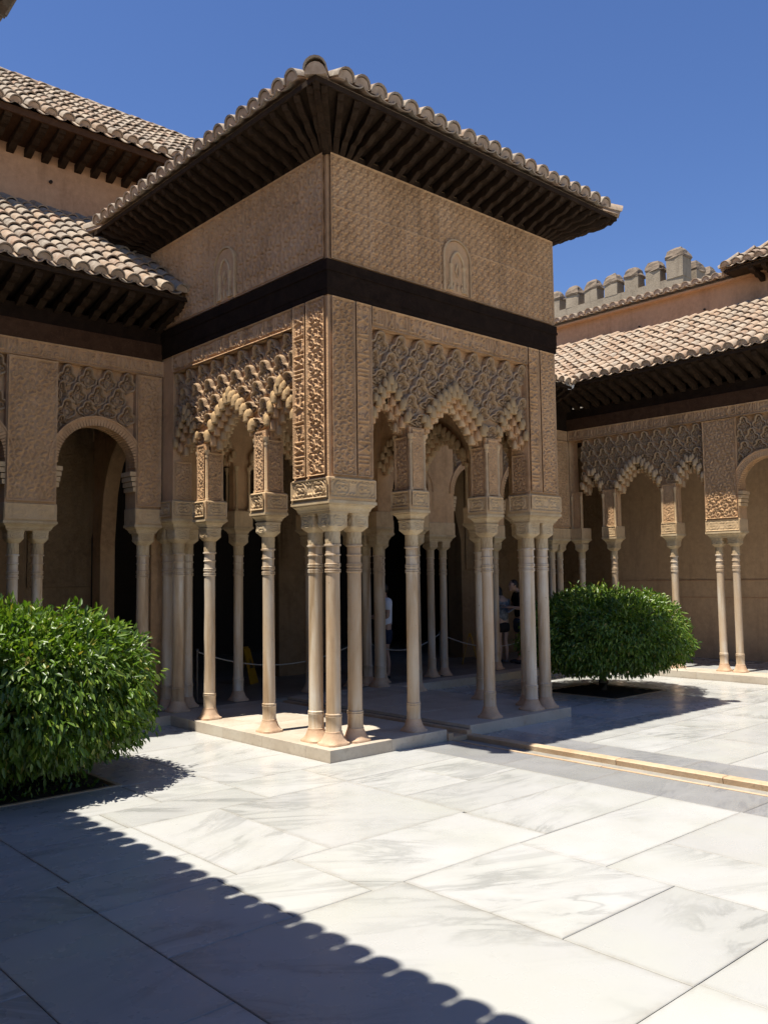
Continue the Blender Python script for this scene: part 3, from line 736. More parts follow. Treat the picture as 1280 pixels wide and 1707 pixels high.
# eaves
OV=.54; RISE=.17; ZE=5.675
RM=rafter_mesh(OV,RISE,M['wood'])
for k,(fr,flip,lev) in FR.items():
    n=24
    for i in range(n):
        t=-OV+.09+i*(L+2*OV-.18)/(n-1); 
        lo=.32
        def start(t):
            if t<lo: return (t+OV)/(lo+OV)*lo
            if t>L-lo: return L-(L-t+OV)/(lo+OV)*lo
            return t
        s=start(t); p0=Vector(fr(s,0,ZE+.02)); p1=Vector(fr(t,-OV,ZE+.02))
        dv=p1-p0; ln=dv.length/OV; dv.normalize()
        y=-dv; x=y.cross(Vector((0,0,1)))
        inst('rafter',RM,basis(x,y*ln,(0,0,1),p0),pav)
    # soffit boards
    so=MB().loft([[fr(0,0,ZE+.03),fr(L,0,ZE+.03),fr(L+OV,-OV,ZE+.03+RISE),fr(-OV,-OV,ZE+.03+RISE)],[fr(0,0,ZE+.05),fr(L,0,ZE+.05),fr(L+OV,-OV,ZE+.05+RISE),fr(-OV,-OV,ZE+.05+RISE)]]).obj('soffit',M['wood'],pav)
    e=OV+.018
    MB().loft([[fr(-e,-e,ZE+RISE-.002),fr(L+e,-e,ZE+RISE-.002),fr(L+e-.02,-e+.02,ZE+RISE-.002),fr(-e+.02,-e+.02,ZE+RISE-.002)],[fr(-e,-e,ZE+RISE+.045),fr(L+e,-e,ZE+RISE+.045),fr(L+e-.02,-e+.02,ZE+RISE+.045),fr(-e+.02,-e+.02,ZE+RISE+.045)]]).obj('fascia',M['wood'],pav)
for a in (0,1,2,3):   # hip rafters
    c=[(0,0),(L,0),(L,L),(0,L)][a]; dv=Vector(((-1,-1),(1,-1),(1,1),(-1,1))[a]+(0,)).normalized()
    inst('hip_rafter',RM,basis((-dv).cross(Vector((0,0,1))),-dv*1.41,(0,0,1.08),(c[0],c[1],ZE+.015)),pav)
ER=OV+.02; ZR=ZE+RISE+.05; SLP=.42; H_=L/2+ER
MB().add([(-ER,-ER,ZR),(L+ER,-ER,ZR),(L+ER,L+ER,ZR),(-ER,L+ER,ZR),(L/2,L/2,ZR+SLP*H_)],[(0,1,4),(1,2,4),(2,3,4),(3,0,4),(3,2,1,0)]).obj('roof_bed',M['mortar'],pav)
ncol=23; pt=2*H_/ncol
for k,(fr,flip,lev) in FR.items():
    roof(pav,fr(-ER,-ER,ZR),tuple(fr.U),tuple(fr.W),ncol,10,pt,SLP,'tile',(lambda i,j:j<2) if lev else (lambda i,j:False),lambda a,b2:b2<min(a,2*H_-a)-.15,scale=1.13)
hip=tile_mesh('ridge_tile',M['tile'],.42,.105,.09)
for a in range(4):
    c=[(-ER,-ER),(L+ER,-ER),(L+ER,L+ER),(-ER,L+ER)][a]; u=Vector((L/2-c[0],L/2-c[1],0)).normalized(); us=(u+Vector((0,0,SLP/1.414))).normalized(); x=us.cross(Vector((0,0,1))).normalized(); nn=x.cross(us)
    for j in range(8):
        inst('ridge_tile',hip,basis(x,us,nn,Vector((c[0],c[1],ZR))+us*(j*.33-.03)+nn*.035),pav)
    me=bpy.data.meshes.get('hip_mortar')
    mbm=MB().loft([[(-.095*math.cos(math.pi*k/8),y,-.04+.1*math.sin(math.pi*k/8)) for k in range(9)] for y in (.01,.3)])
    mbm.obj('eave_mortar',M['mortar'],pav,50,basis(x,us,nn,Vector((c[0],c[1],ZR))-us*.02+nn*.035))
# ------------------------------------------------------------------ GALLERIES
def gallery_top(th,fr,ua,ub,flip,ov,zeave,slope,depth,mk,pitch,objf,keep,carved=(0,0),nrow=None,T=.26):
    """frieze, beam, rafters, roof above an arcade. fr.w points inward"""
    MB().box(ua,ub,.006,T,4.03,4.22,fr).obj('frieze',M['stucco'],th)
    MB().box(ua,ub,-.02,T,4.22,4.42,fr).obj('carved_beam',M['wood_red'],th)
    MB().box(ua,ub,-.005,T,4.421,4.60,fr).obj('beam',M['beam'],th)
    rise=max(.05,zeave-4.66)
    rm=rafter_mesh(ov-.03,rise,M['wood'],.04)
    n=int((ub-ua)/.205)
    for i in range(n+1):
        u=ua+.05+i*(ub-ua-.1)/n; p=fr(u,0,4.66); y=fr.W; x=y.cross(Vector((0,0,1)))
        inst('rafter',rm,basis(x,y,(0,0,1),p),th)
    e=ov+.0
    MB().loft([[fr(ua,.2,4.67),fr(ub,.2,4.67),fr(ub,-e,4.67+rise),fr(ua,-e,4.67+rise)],[fr(ua,.2,4.69),fr(ub,.2,4.69),fr(ub,-e,4.69+rise),fr(ua,-e,4.69+rise)]]).obj('soffit',M['wood'],th)
    MB().box(ua,ub,-e-.018,-e,4.655+rise,4.70+rise,fr).obj('fascia',M['wood'],th)
    z=4.70+rise
    top=z+slope*(depth+ov)
    MB().loft([[fr(ua,-e,z),fr(ub,-e,z),fr(ub,depth,top),fr(ua,depth,top)],[fr(ua,-e,z-.01),fr(ub,-e,z-.01),fr(ub,depth,4.5),fr(ua,depth,4.5)]]).obj('roof_bed',M['mortar'],th) if keep is None else None
    nr=int(math.hypot(depth+ov,slope*(depth+ov))/.215)+1
    nc=int(round((ub-ua)/pitch))
    roof(th,fr(ua,-e-.01,z),tuple(fr.U),tuple(fr.W),nc,nrow or nr,(ub-ua)/nc,slope,mk,objf,keep or (lambda a,b2:b2<depth+ov-.33))
    return z,top
def gallery_pier(th,fr,u0,u1,z0,double=True,level=1,flip=False,T=.26,step=.011):
    w=T/2; us=[u0+.14,u1-.14] if double else [(u0+u1)/2]
    for u in us: p=fr(u,w,0); column(th,p[0],p[1],z0,'g')
    a=fr(u0,0,0); c=fr(u1,T,0); x0,x1=sorted((a[0],c[0])); y0,y1=sorted((a[1],c[1]))
    impost(th,lambda d:rpoly(x0+.01,x1-.01,y0+.01,y1-.01,d),z0+2.06,2.27,2.46)
    if double:
        MB().box(u0,u1,.002,T,2.46,4.03,fr).obj('pier',M['stucco'],th)
        if level:
            if u1-u0>.45:
                carve('carved_panel',th,fr,u0+.01,u1-.01,2.48,4.02,'ataurique',.027,flip,step,.002)
            else: carve('carved_panel',th,fr,u0+.01,u1-.01,2.48,4.02,'ataurique',.027,flip,step,.002)
            carve('carved_panel',th,fr,u0+.0,u1-.0,2.285,2.45,'cartouche',.009,flip,step,-.009,mat='stucco_pale')
    else:
        if level: 
            carve('carved_panel',th,fr,u0+.03,u1-.03,2.47,3.08,'ataurique',.011,flip,step,.018); MB().box(u0,u1,.018,.05,2.47,3.1,fr).obj('pier_facing',M['stucco'],th)
            carve('carved_panel',th,fr,u0,u1,2.285,2.45,'cartouche',.009,flip,step,-.009,mat='stucco_pale')
        for du in (.015,u1-u0-.015):
            p=fr(u0+du,.018,0); MB().lathe([(.024,2.46),(.017,2.49),(.017,2.94),(.03,3.0),(.032,3.03)],8,(p[0],p[1],0)).obj('colonette',M['stucco_pale'],th,40)
# --- gallery running along X behind the pavilion (plane Y=3.16)
YG=3.16; DEP=1.95
g1=thing('gallery','shaded arcade gallery behind the pavilion with round arches and tiled roof','gallery',(-1.5,YG,0))
f1=frame((0,YG,0),(1,0,0),(0,1,0)); TG=.26
# plinth and floor
for x0,x1 in ((-7.2,-d-.001),(L+d+.001,10.2)):
    run(x0,x1,4,lambda a,c:slab((a,c,2.80,3.1),'plinth',F0,g1,'plinth_stone',th=F0+.02,g=.001))
MB().box(-7.2,10.2,3.105,9.5,-.02,F0-.02).obj('floor_bed',M['joint'],g1)
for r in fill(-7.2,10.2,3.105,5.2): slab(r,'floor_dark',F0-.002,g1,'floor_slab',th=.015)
def round_bay(th,fr,u0,u1,flip,level,seb=True): 
    c=(u0+u1)/2; a=(u1-u0)/2
    wall_face(th,fr,flip,u0,u1,[(u0+.0,u1-.0,'round',2.92,0)],TG,4.03,2.46,level,sebka=seb,pitch=.235)
    for u,s in ((u0,1),(u1,-1)):   # stilted jambs narrowing below the arch with small brackets
        mb=MB()
        for k in range(4):
            w_=.03+.016*(3-k)*.8
            mb.box(min(u,u+s*w_),max(u,u+s*w_),.0,TG-.02,2.88-.06*k-.05,2.88-.06*k,fr)
        mb.obj('arch_bracket',M['stucco_pale'],th)
piers1=[(-5.2,-4.65),(-3.24,-2.70),(-1.79,-1.25),(-.33,-.012),(3.432,3.70),(4.45,5.0),(5.95,6.2),(7.5,8.0)]
for (a,b2) in piers1: gallery_pier(g1,f1,a,b2,F0,True,1 if -3<a<0 else (1 if a>7 else 0),False)
for k in range(len(piers1)-1):
    a,b2=piers1[k][1],piers1[k+1][0]
    if b2-a>2: continue
    round_bay(g1,f1,a,b2,False,0)
carve('inscription_band',g1,f1,-2.6,-.0,4.035,4.215,'script',.026,False,.0085,.006)
carve('inscription_band',g1,f1,6.6,8.0,4.035,4.215,'script',.012,False,.012,.006)
# roof of this gallery
OVG=.60
zL,tL=gallery_top(g1,f1,-7.2,-.012,False,OVG,4.80,.66,DEP,'tile',.195,lambda i,j: i>=(7.19-2.6)/.195,None)
zR,tR=gallery_top(g1,f1,L+.012,7.44,False,OVG,4.80,.60,DEP,'tile_warm',.195,lambda i,j:False,None)
MB().box(7.44,8.02,.006,TG,4.03,4.22,f1).obj('frieze',M['stucco'],g1); MB().box(7.44,8.2,.0,TG,4.22,5.3,f1).obj('beam',M['beam'],g1)
# back wall of the gallery with doorways into dark halls
YB=YG+DEP
bw=MB(); segs=[(-7.2,-.02,None),(-.02,1.5,'door'),(1.5,3.3,None)]
def wall_with_doors(th,fr,ua,ub,doors,zt,T,mat):
    cur=ua; mb=MB()
    for (a,b2,zs,za) in doors:
        mb.box(cur,a,0,T,0,zt,fr); n=16; c=(a+b2)/2; h=(b2-a)/2
        us=[a+(b2-a)*i/n for i in range(n+1)]
        zf=lambda u: zs+(za-zs)*math.sqrt(max(0,1-((u-c)/h)**2))
        for p,q in zip(us[:-1],us[1:]):
            mb.add([fr(p,0,zf(p)),fr(q,0,zf(q)),fr(q,0,zt),fr(p,0,zt),fr(p,T,zf(p)),fr(q,T,zf(q)),fr(q,T,zt),fr(p,T,zt)],[(0,1,2,3),(5,4,7,6),(0,4,5,1)])
        cur=b2
    mb.box(cur,ub,0,T,0,zt,fr); return mb.obj('back_wall',M[mat],th)
fb=frame((0,YB,0),(1,0,0),(0,1,0))
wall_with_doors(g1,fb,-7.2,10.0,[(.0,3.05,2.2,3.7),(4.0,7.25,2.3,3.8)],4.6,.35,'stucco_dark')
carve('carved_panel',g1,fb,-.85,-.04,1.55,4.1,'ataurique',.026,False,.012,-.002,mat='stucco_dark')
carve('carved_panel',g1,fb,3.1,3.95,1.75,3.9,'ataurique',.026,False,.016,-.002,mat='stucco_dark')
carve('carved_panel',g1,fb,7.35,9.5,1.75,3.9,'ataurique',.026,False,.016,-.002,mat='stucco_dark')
MB().box(-7.2,10.2,3.45,YB-.002,4.24,4.30).obj('ceiling',M['wood'],g1)
ft=frame((.02,3.45,0),(0,1,0),(1,0,0))
ta=wall_with_doors(g1,ft,0,YB-3.452,[(.14,1.42,2.15,3.45)],4.24,.2,'stucco'); ta.name='transverse_arch'
carve('carved_panel',g1,ft,.01,1.64,3.5,4.2,'ataurique',.024,True,.012,-.001)
# dark hall behind
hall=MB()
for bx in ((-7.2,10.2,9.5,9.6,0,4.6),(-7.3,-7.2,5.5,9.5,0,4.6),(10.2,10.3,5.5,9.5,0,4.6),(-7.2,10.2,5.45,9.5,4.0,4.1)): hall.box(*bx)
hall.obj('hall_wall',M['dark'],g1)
# --- right gallery (plane X=8.02), runs along Y
XG=8.02
g2=thing('gallery','sunlit arcade gallery at the right with lobed arches and pale tiled roof','gallery',(XG,0,0))
f2=frame((XG,YG,0),(0,-1,0),(1,0,0))
for k in range(9): slab((7.76,8.3,3.1-1.2*(k+1),3.1-1.2*k),'plinth',F0,g2,'plinth_stone',th=F0+.02,g=.001)
MB().box(8.305,10.1,-8,3.1,-.02,F0-.02).obj('floor_bed',M['joint'],g2)
for r in fill(8.305,10.1,-7.7,3.1): slab(r,'slab',F0-.002,g2,'floor_slab',th=.015)
for (a,b2,db) in ((0.03,.25,False),(.68,.94,False),(1.81,2.07,False),(2.58,3.12,True),(4.05,4.59,True),(5.5,6.0,True),(6.95,7.5,True),(8.4,8.9,True)):
    gallery_pier(g2,f2,a,b2,F0,db,1 if a<4 else 0,True,step=.013)
MB().box(-.0,.028,.002,TG,2.46,4.03,f2).obj('pier',M['stucco'],g2)
wall_face(g2,f2,True,.25,2.58,[(.25,.68,'muq',3.0,3.42),(.94,1.81,'muq',3.0,3.52),(2.07,2.58,'muq',3.0,3.45)],TG,4.03,2.46,1,pitch=.233,cellobj=False)
pp=[3.12,4.05,4.59,5.5,6.0,6.95,7.5,8.4]
for a,b2 in zip(pp[0::2],pp[1::2]): round_bay(g2,f2,a,b2,True,0,a<4)
carve('inscription_band',g2,f2,0.02,4.3,4.035,4.215,'script',.026,True,.010,.006)
# roof: clipped at the valley towards the back gallery
OV2=.62
zz,tt=gallery_top(g2,f2,0.0,10.5,True,OV2,4.86,.565,DEP,'tile_warm',.195,lambda i,j: i<26 and j<12,None)
# valley side: tiles of the right roof beyond the corner
roof(g2,(XG-OV2-.01,YG,zz),(0,1,0),(1,0,0),10,13,.195,.565,'tile_warm',lambda i,j:False,lambda a,b2:b2>a-.55)
MB().add([(XG-OV2,YG-.5,zz),(XG-OV2,YG+.02,zz),(XG+DEP,YG+2.2,tt),(XG+DEP,YG-.5,tt)],[(0,1,2,3)]).obj('roof_bed',M['mortar'],g2)
MB().tube([(7.30,2.56,4.86),(7.42,2.68,4.91),(7.6,2.86,5.02)],[.075,.07,.06],10).obj('valley_gutter',M['lead'],g2,60)
# back wall with dado
fb2=frame((XG+DEP,YB,0),(0,-1,0),(1,0,0))
MB().box(0.0,12,0,.3,0,4.6,fb2).obj('back_wall',M['wall_tan'],g2)
MB().box(0.0,12,-.012,-.001,1.20,1.50,fb2).obj('dado_band',M['wall_tan'],g2)
MB().box(0.0,12,-.02,-.0125,1.19,1.205,fb2).obj('dado_fillet',M['wall_orange'],g2)
MB().box(0.0,12,-.02,-.0125,1.495,1.51,fb2).obj('dado_fillet',M['wall_orange'],g2)
MB().box(8.28,XG+DEP-.002,-8,YG,4.24,4.30).obj('ceiling',M['wood'],g2)
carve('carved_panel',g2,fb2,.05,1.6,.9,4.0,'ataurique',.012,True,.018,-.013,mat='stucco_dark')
# ------------------------------------------------------------------ buildings above the galleries
u1=thing('upper_building','orange plastered storey with wide tiled eaves above the left gallery','building',(-1.5,YB,0))
fu=frame((0,YB+.03,0),(1,0,0),(0,1,0))
MB().box(-8,3.4,0,3,5.2,7.32,fu).obj('wall',M['wall_orange'],u1)
for px,pz in ((-.62,6.95),(.35,6.9)):
    MB().lathe([(.0,0),(.022,.0),(.022,.03),(.014,.03),(.012,.004)],10).obj('vent_hole',M['dark'],u1,M=Matrix.Translation(fu(px,-.012,pz))@Matrix.Rotation(math.pi/2,4,'X'))
ovu=.62; ZU=7.27
rm=rafter_mesh(ovu,.14,M['wood'],.045)
for i in range(50):
    x=-7.9+i*.225
    inst('rafter',rm,basis(Vector((0,1,0)).cross(Vector((0,0,1))),(0,1,0),(0,0,1),fu(x,0,ZU+.02)),u1)
MB().loft([[fu(-8,.1,ZU+.03),fu(3.4,.1,ZU+.03),fu(3.4,-ovu,ZU+.17),fu(-8,-ovu,ZU+.17)],[fu(-8,.1,ZU+.06),fu(3.4,.1,ZU+.06),fu(3.4,-ovu,ZU+.20),fu(-8,-ovu,ZU+.20)]]).obj('soffit',M['wood_red'],u1)
MB().box(-8,3.4,-ovu-.03,-ovu-.001,ZU+.13,ZU+.22,fu).obj('fascia',M['wood_red'],u1)
MB().add([fu(-8,-ovu,ZU+.21),fu(3.4,-ovu,ZU+.21),fu(3.4,1.55,ZU+.21+.72*2.17),fu(-8,1.55,ZU+.21+.72*2.17),fu(3.4,3,ZU+.21),fu(-8,3,ZU+.21)],[(0,1,2,3),(3,2,4,5)]).obj('roof_bed',M['mortar'],u1)
roof(u1,fu(-8,-ovu-.02,ZU+.21),(1,0,0),(0,1,0),52,13,.2192,.72,'tile',lambda i,j:j==0 and 26<i<44)
for j in range(30): inst('ridge_tile',hip,basis((0,-1,0),(1,0,0),(0,0,1),fu(-8+j*.37,1.55,ZU+.27+.72*2.17)),u1)
u2=thing('upper_building','low orange wall with a tile coping above the right gallery roof','building',(XG+DEP,2,0))
fv=frame((XG+DEP+.03,YB,0),(0,-1,0),(1,0,0))
MB().box(0,12,0,.4,5.6,6.83,fv).obj('wall',M['wall_orange'],u2)
for k in range(4): MB().lathe([(.0,0),(.02,.0),(.02,.025),(.012,.025),(.01,.004)],8).obj('vent_hole',M['dark'],u2,M=Matrix.Translation(fv(.95+k*1.35,-.01,6.42+.02*k))@Matrix.Rotation(-math.pi/2,4,'Y'))
MB().box(0,12,-.13,.4,6.83,6.86,fv).obj('coping_course',M['wall_orange'],u2)
roof(u2,fv(0,-.17,6.875),(0,-1,0),(1,0,0),62,3,.1935,.22,'tile_warm',lambda i,j:j==0 and i<24)
u3=thing('upper_building','higher block with dark eaves and tiled hip roof at the right edge','building',(XG+DEP,0,0))
Y3=.42
MB().box(10.02,13,-7,Y3,6.4,6.86).obj('wall',M['wall_orange'],u3)
ZV=6.80
rm3=rafter_mesh(.5,.06,M['wood'],.04)
for i in range(30): inst('rafter',rm3,basis(Vector((1,0,0)).cross(Vector((0,0,1))),(1,0,0),(0,0,1),(10.02,Y3-.05-i*.22,ZV)),u3)
MB().box(9.50,13.5,-7,Y3+.42,ZV+.06,ZV+.10).obj('soffit',M['wood'],u3)
roof(u3,(9.46,Y3+.45,ZV+.11),(0,-1,0),(1,0,0),36,10,.2,.55,'tile',lambda i,j:j<4 and i<10,lambda a,b2:b2<a+.02)
roof(u3,(9.46,Y3+.45,ZV+.11),(1,0,0),(0,-1,0),18,10,.2,.55,'tile',lambda i,j:j<1 and i<6,lambda a,b2:b2<a+.02)
MB().add([(9.48,Y3+.43,ZV+.11),(9.48,-7,ZV+.11),(11.6,-7,ZV+.11+.55*2.12),(11.6,Y3+.43-2.12,ZV+.11+.55*2.12),(13.5,Y3+.43,ZV+.11),(13.5,Y3+.43-2.12,ZV+.11+.55*2.12)],[(0,1,2,3),(0,3,5,4)]).obj('roof_bed',M['mortar'],u3)
# ------------------------------------------------------------------ battlemented tower
tw=thing('battlement_tower','grey rendered rampart tower with pointed merlons beyond the right gallery','tower',(27,13,0))
ZT=12.86
MB().box(25,25.5,9.95,26,0,ZT).obj('parapet',M['concrete'],tw)
MB().box(25.5,36,9.95,10.45,0,ZT).obj('parapet',M['concrete'],tw)
MB().box(25.5,36,10.45,26,0,ZT-1.2).obj('tower_body',M['concrete'],tw)
def merlon(x0,x1,y0,y1,h):
    j=lambda:random.uniform(-.02,.02)
    o=MB().loft([[(x+j(),y+j(),z) for x,y in rpoly(x0,x1,y0,y1,0)] for z in (ZT-.01,ZT+h)]).obj('merlon',M['concrete'],tw)
    cx,cy=(x0+x1)/2,(y0+y1)/2; hx,hy=(x1-x0)/2,(y1-y0)/2
    rg=[]
    for s,z in ((1.04,0),(1.09,.08),(.98,.2),(.84,.32),(.6,.42),(.2,.46)):
        rg.append([(cx+sx*hx*s+j()*1.5,cy+sy*hy*s+j()*1.5,ZT+h+z+j()*.8) for sx,sy in ((-1,-1),(0,-1.02),(1,-1),(1.02,0),(1,1),(0,1.02),(-1,1),(-1.02,0))])
    MB().loft(rg).obj('merlon_cap',M['capstone'],o)
merlon(24.97,25.62,9.92,10.62,.74)
for k in range(15): merlon(25,25.5,10.92+k*.94,11.52+k*.94,.48)
for k in range(8): merlon(26.1+k*1.08,26.75+k*1.08,9.97,10.45,.48)
# ------------------------------------------------------------------ gallery over the camera
g3=thing('gallery','dark tiled eave of the near gallery overhead at the top left','gallery',(-5.5,-3,0))
f3=frame((-5.35,2.6,0),(0,-1,0),(-1,0,0))
XE=-3.80; ZG=4.0; ov3=-5.35-XE; ov3=-ov3
rm=rafter_mesh(.75,.10,M['wood'],.04)
for i in range(60): inst('rafter',rm,basis(Vector((-1,0,0)).cross(Vector((0,0,1))),(-1,0,0),(0,0,1),(XE-.72,2.4-i*.205,ZG-.09)),g3)
MB().loft([[(XE,2.6,ZG),(XE,-9.9,ZG),(-5.3,-9.9,ZG-.16),(-5.3,2.6,ZG-.16)],[(XE,2.6,ZG+.03),(XE,-9.9,ZG+.03),(-5.3,-9.9,ZG-.13),(-5.3,2.6,ZG-.13)]]).obj('soffit',M['wood'],g3)
MB().box(-5.62,-5.35,-9.9,2.6,3.45,ZG+.4).obj('beam',M['beam'],g3)
roof(g3,(XE+.06,2.6,ZG+.04),(0,-1,0),(-1,0,0),72,4,.172,.5,'tile',lambda i,j:False,back=.08)
MB().loft([[(XE,2.6,ZG+.04),(XE,-9.9,ZG+.04),(-7.6,-9.9,ZG+1.95),(-7.6,2.6,ZG+1.95)],[(XE,2.6,ZG+.032),(XE,-9.9,ZG+.032),(-7.6,-9.9,ZG+.04),(-7.6,2.6,ZG+.04)]]).obj('roof_bed',M['mortar'],g3)
for k in range(5):
    column(g3,-5.48,-8.6+k*2.35,-.0,'g'); MB().box(-5.62,-5.34,-8.74+k*2.35,-8.46+k*2.35,2.062,3.449).obj('pier',M['stucco'],g3)
MB().box(-7.6,-7.3,-9.9,8,0,5.8).obj('back_wall',M['wall_tan'],g3)
# ------------------------------------------------------------------ orange trees clipped into domes
def leaf_mesh(P,AX,NR,LN,WD,mat,name):
    """P base points, AX unit axes, NR approx normals, LN lengths, WD half widths"""
    n=len(P); S=np.cross(AX,NR); S/=np.linalg.norm(S,axis=1,keepdims=True)+1e-9; N=np.cross(S,AX)
    L=LN[:,None]; Wd=WD[:,None]
    pts=[P, P+AX*L*.32-S*Wd+N*Wd*.35, P+AX*L*.68-S*Wd*.8+N*Wd*.2-N*L*.03, P+AX*L-N*L*.13, P+AX*L*.68+S*Wd*.8+N*Wd*.2-N*L*.03, P+AX*L*.32+S*Wd+N*Wd*.35]
    V=np.stack(pts,1).reshape(-1,3); b=np.arange(n)*6
    F=np.concatenate([np.stack([b,b+1,b+2,b+3],1),np.stack([b,b+3,b+4,b+5],1)])
    return npmesh(name,V,F,mat,smooth=False)
def orange_tree(cx,cy,rx,zb,zt,zc,label,ntw,seed,lf=1.0,skirt=1.0):
    r=np.random.default_rng(seed)
    t=thing('orange_tree',label,'tree',(cx,cy,0),'clipped orange trees in the courtyard')
    # trunk and limbs
    tr=MB().tube([(cx,cy,-.03),(cx+.01,cy,.12),(cx-.01,cy+.01,.3),(cx+.01,cy,.5)],[.085,.07,.062,.06],10); tr.obj('trunk',M['bark'],t,60)
    for k in range(7):
        a=k*.9+r.random()*.4; l=rx*.75
        MB().tube([(cx,cy,.34+.02*k),(cx+.4*l*math.cos(a),cy+.4*l*math.sin(a),.55+.05*k),(cx+l*math.cos(a),cy+l*math.sin(a),.62+.1*k)],[.04,.028,.01],6).obj('limb',M['bark'],t,60)
    # shape
    v=1-2*r.random(ntw)**.9; th=r.random(ntw)*2*math.pi
    hz=np.where(v>0,zt-zc,zc-zb)
    rad=rx*(1-np.abs(v)**np.where(v>0,2.3,3.0))**(1/2.1)
    lump=1+.035*np.sin(3*th+seed)+.03*np.sin(7*th+5*v+seed)+.03*np.sin(11*th-9*v)
    dep=1-.30*r.random(ntw)**2.2+ .014*r.normal(0,1,ntw)
    k=lump*dep
    C=np.stack([cx+rad*k*np.cos(th),cy+rad*k*np.sin(th),zc+v*hz*k],1)
    O=np.stack([np.cos(th)*rad/rx,np.sin(th)*rad/rx,np.sign(v)*np.abs(v)**1.6*1.0],1); O/=np.linalg.norm(O,axis=1,keepdims=True)+1e-9
    O[:,2]=np.where(v<.25,O[:,2]-.25,O[:,2])
    m=9; P=[];AX=[];NR=[]
    for q in range(m):
        off=r.normal(0,.034*lf,(ntw,3)); rnd=r.normal(0,1,(ntw,3))
        droop=np.where(v>.45,.12,-.75)+r.normal(0,.22,ntw)
        ax=O*.75+rnd*.52; ax[:,2]+=droop; ax/=np.linalg.norm(ax,axis=1,keepdims=True)
        nr=O*.6+r.normal(0,.45,(ntw,3)); nr[:,2]+=.55
        P.append(C+off+O*(.05*lf*(q/m-.5))); AX.append(ax); NR.append(nr)
    P=np.concatenate(P);AX=np.concatenate(AX);NR=np.concatenate(NR); n=len(P)
    ok=P[:,2]>zb-.14*skirt; P,AX,NR=P[ok],AX[ok],NR[ok]; n=len(P)
    LN=r.uniform(.05,.09,n)*lf; WD=LN*r.uniform(.14,.20,n)
    o=place(bpy.data.objects.new('crown',leaf_mesh(P,AX,NR,LN,WD,M['leaf'],'crown')),t); o['kind']='stuff'
    # inner foliage that closes the crown
    n2=ntw*3; d=r.normal(0,1,(n2,3)); d/=np.linalg.norm(d,axis=1,keepdims=True); kk=(.35+.43*r.random(n2))[:,None]
    hz2=np.where(d[:,2]>0,zt-zc,zc-zb); P=np.stack([cx+d[:,0]*rx*kk[:,0],cy+d[:,1]*rx*kk[:,0],zc+d[:,2]*hz2*kk[:,0]],1)
    ax=r.normal(0,1,(n2,3)); ax/=np.linalg.norm(ax,axis=1,keepdims=True)
    LN=r.uniform(.09,.13,n2)*lf
    o=place(bpy.data.objects.new('inner_foliage',leaf_mesh(P,ax,r.normal(0,1,(n2,3)),LN,LN*.24,M['leaf'],'inner_foliage')),t); o['kind']='stuff'
    return t
orange_tree(-2.34,1.12,1.0,.17,1.40,.70,'near orange tree clipped into a leafy green dome at the left',3300,3)
orange_tree(5.62,.95,1.13,.27,1.42,.74,'far orange tree clipped into a dark green dome beside the right gallery',3600,5,.85,.3)
# low growth in the near bed
r_=np.random.default_rng(11); n=420
P=np.stack([r_.uniform(BEDL[0]+.1,BEDL[1]-.08,n),r_.uniform(BEDL[2]+.05,BEDL[3]-.1,n),np.full(n,.0)],1); ax=r_.normal(0,.6,(n,3)); ax[:,2]=np.abs(ax[:,2])+.4; ax/=np.linalg.norm(ax,axis=1,keepdims=True); LN=r_.uniform(.03,.07,n)
gc=place(bpy.data.objects.new('ground_cover',leaf_mesh(P,ax,r_.normal(0,1,(n,3)),LN,LN*.2,M['leaf'],'ground_cover')),None); gc['kind']='stuff'; gc['label']='sparse low weeds on the soil of the near bed'; gc['category']='weeds'
# ------------------------------------------------------------------ people
def skin(parts,edges,sub=1,vox=None,extra=None,mat=None,name='body',smooth_it=0):
    import bmesh
    me=bpy.data.meshes.new('tmp'); bm=bmesh.new(); ly=bm.verts.layers.skin.verify()
    vs=[bm.verts.new(p[0]) for p in parts]
    for v,p in zip(vs,parts):
        rr=p[1]; v[ly].radius=rr if isinstance(rr,tuple) else (rr,rr)
    vs[0][ly].use_root=True
    for a,b in edges: bm.edges.new((vs[a],vs[b]))
    bm.to_mesh(me); bm.free()
    ob=bpy.data.objects.new('tmp',me); COL.objects.link(ob)
    ob.modifiers.new('s','SKIN'); m=ob.modifiers.new('u','SUBSURF'); m.levels=sub; m.render_levels=sub
    dg=bpy.context.evaluated_depsgraph_get(); dg.update(); out=bpy.data.meshes.new_from_object(ob.evaluated_get(dg))
    bpy.data.objects.remove(ob)
    if extra:
        b2=bmesh.new(); b2.from_mesh(out)
        tmp=bpy.data.meshes.new('x'); tmp.from_pydata(extra.v,[],extra.f); b2.from_mesh(tmp); b2.to_mesh(out); b2.free()
    if vox:
        ob=bpy.data.objects.new('tmp',out); COL.objects.link(ob); m=ob.modifiers.new('r','REMESH'); m.mode='VOXEL'; m.voxel_size=vox; m.use_smooth_shade=True
        m2=ob.modifiers.new('sm','SMOOTH'); m2.iterations=2; m2.factor=.4
        dg=bpy.context.evaluated_depsgraph_get(); dg.update(); out=bpy.data.meshes.new_from_object(ob.evaluated_get(dg)); bpy.data.objects.remove(ob)
    out.name=name; out.materials.clear(); out.materials.append(mat)
    out.shade_smooth(); return out
def ellip(mb,c,rx,ry,rz,n=14):
    mb.lathe([(math.sin(math.pi*k/8)*1.0 if 0<k<8 else .02,-math.cos(math.pi*k/8)*rz/rx*1.0) for k in range(9)],n,(0,0,0))
    q=len(mb.v)-9*n
    for i in range(q,len(mb.v)):
        x,y,z=mb.v[i]; mb.v[i]=(c[0]+x*rx,c[1]+y*ry,c[2]+z*rx)
    return mb
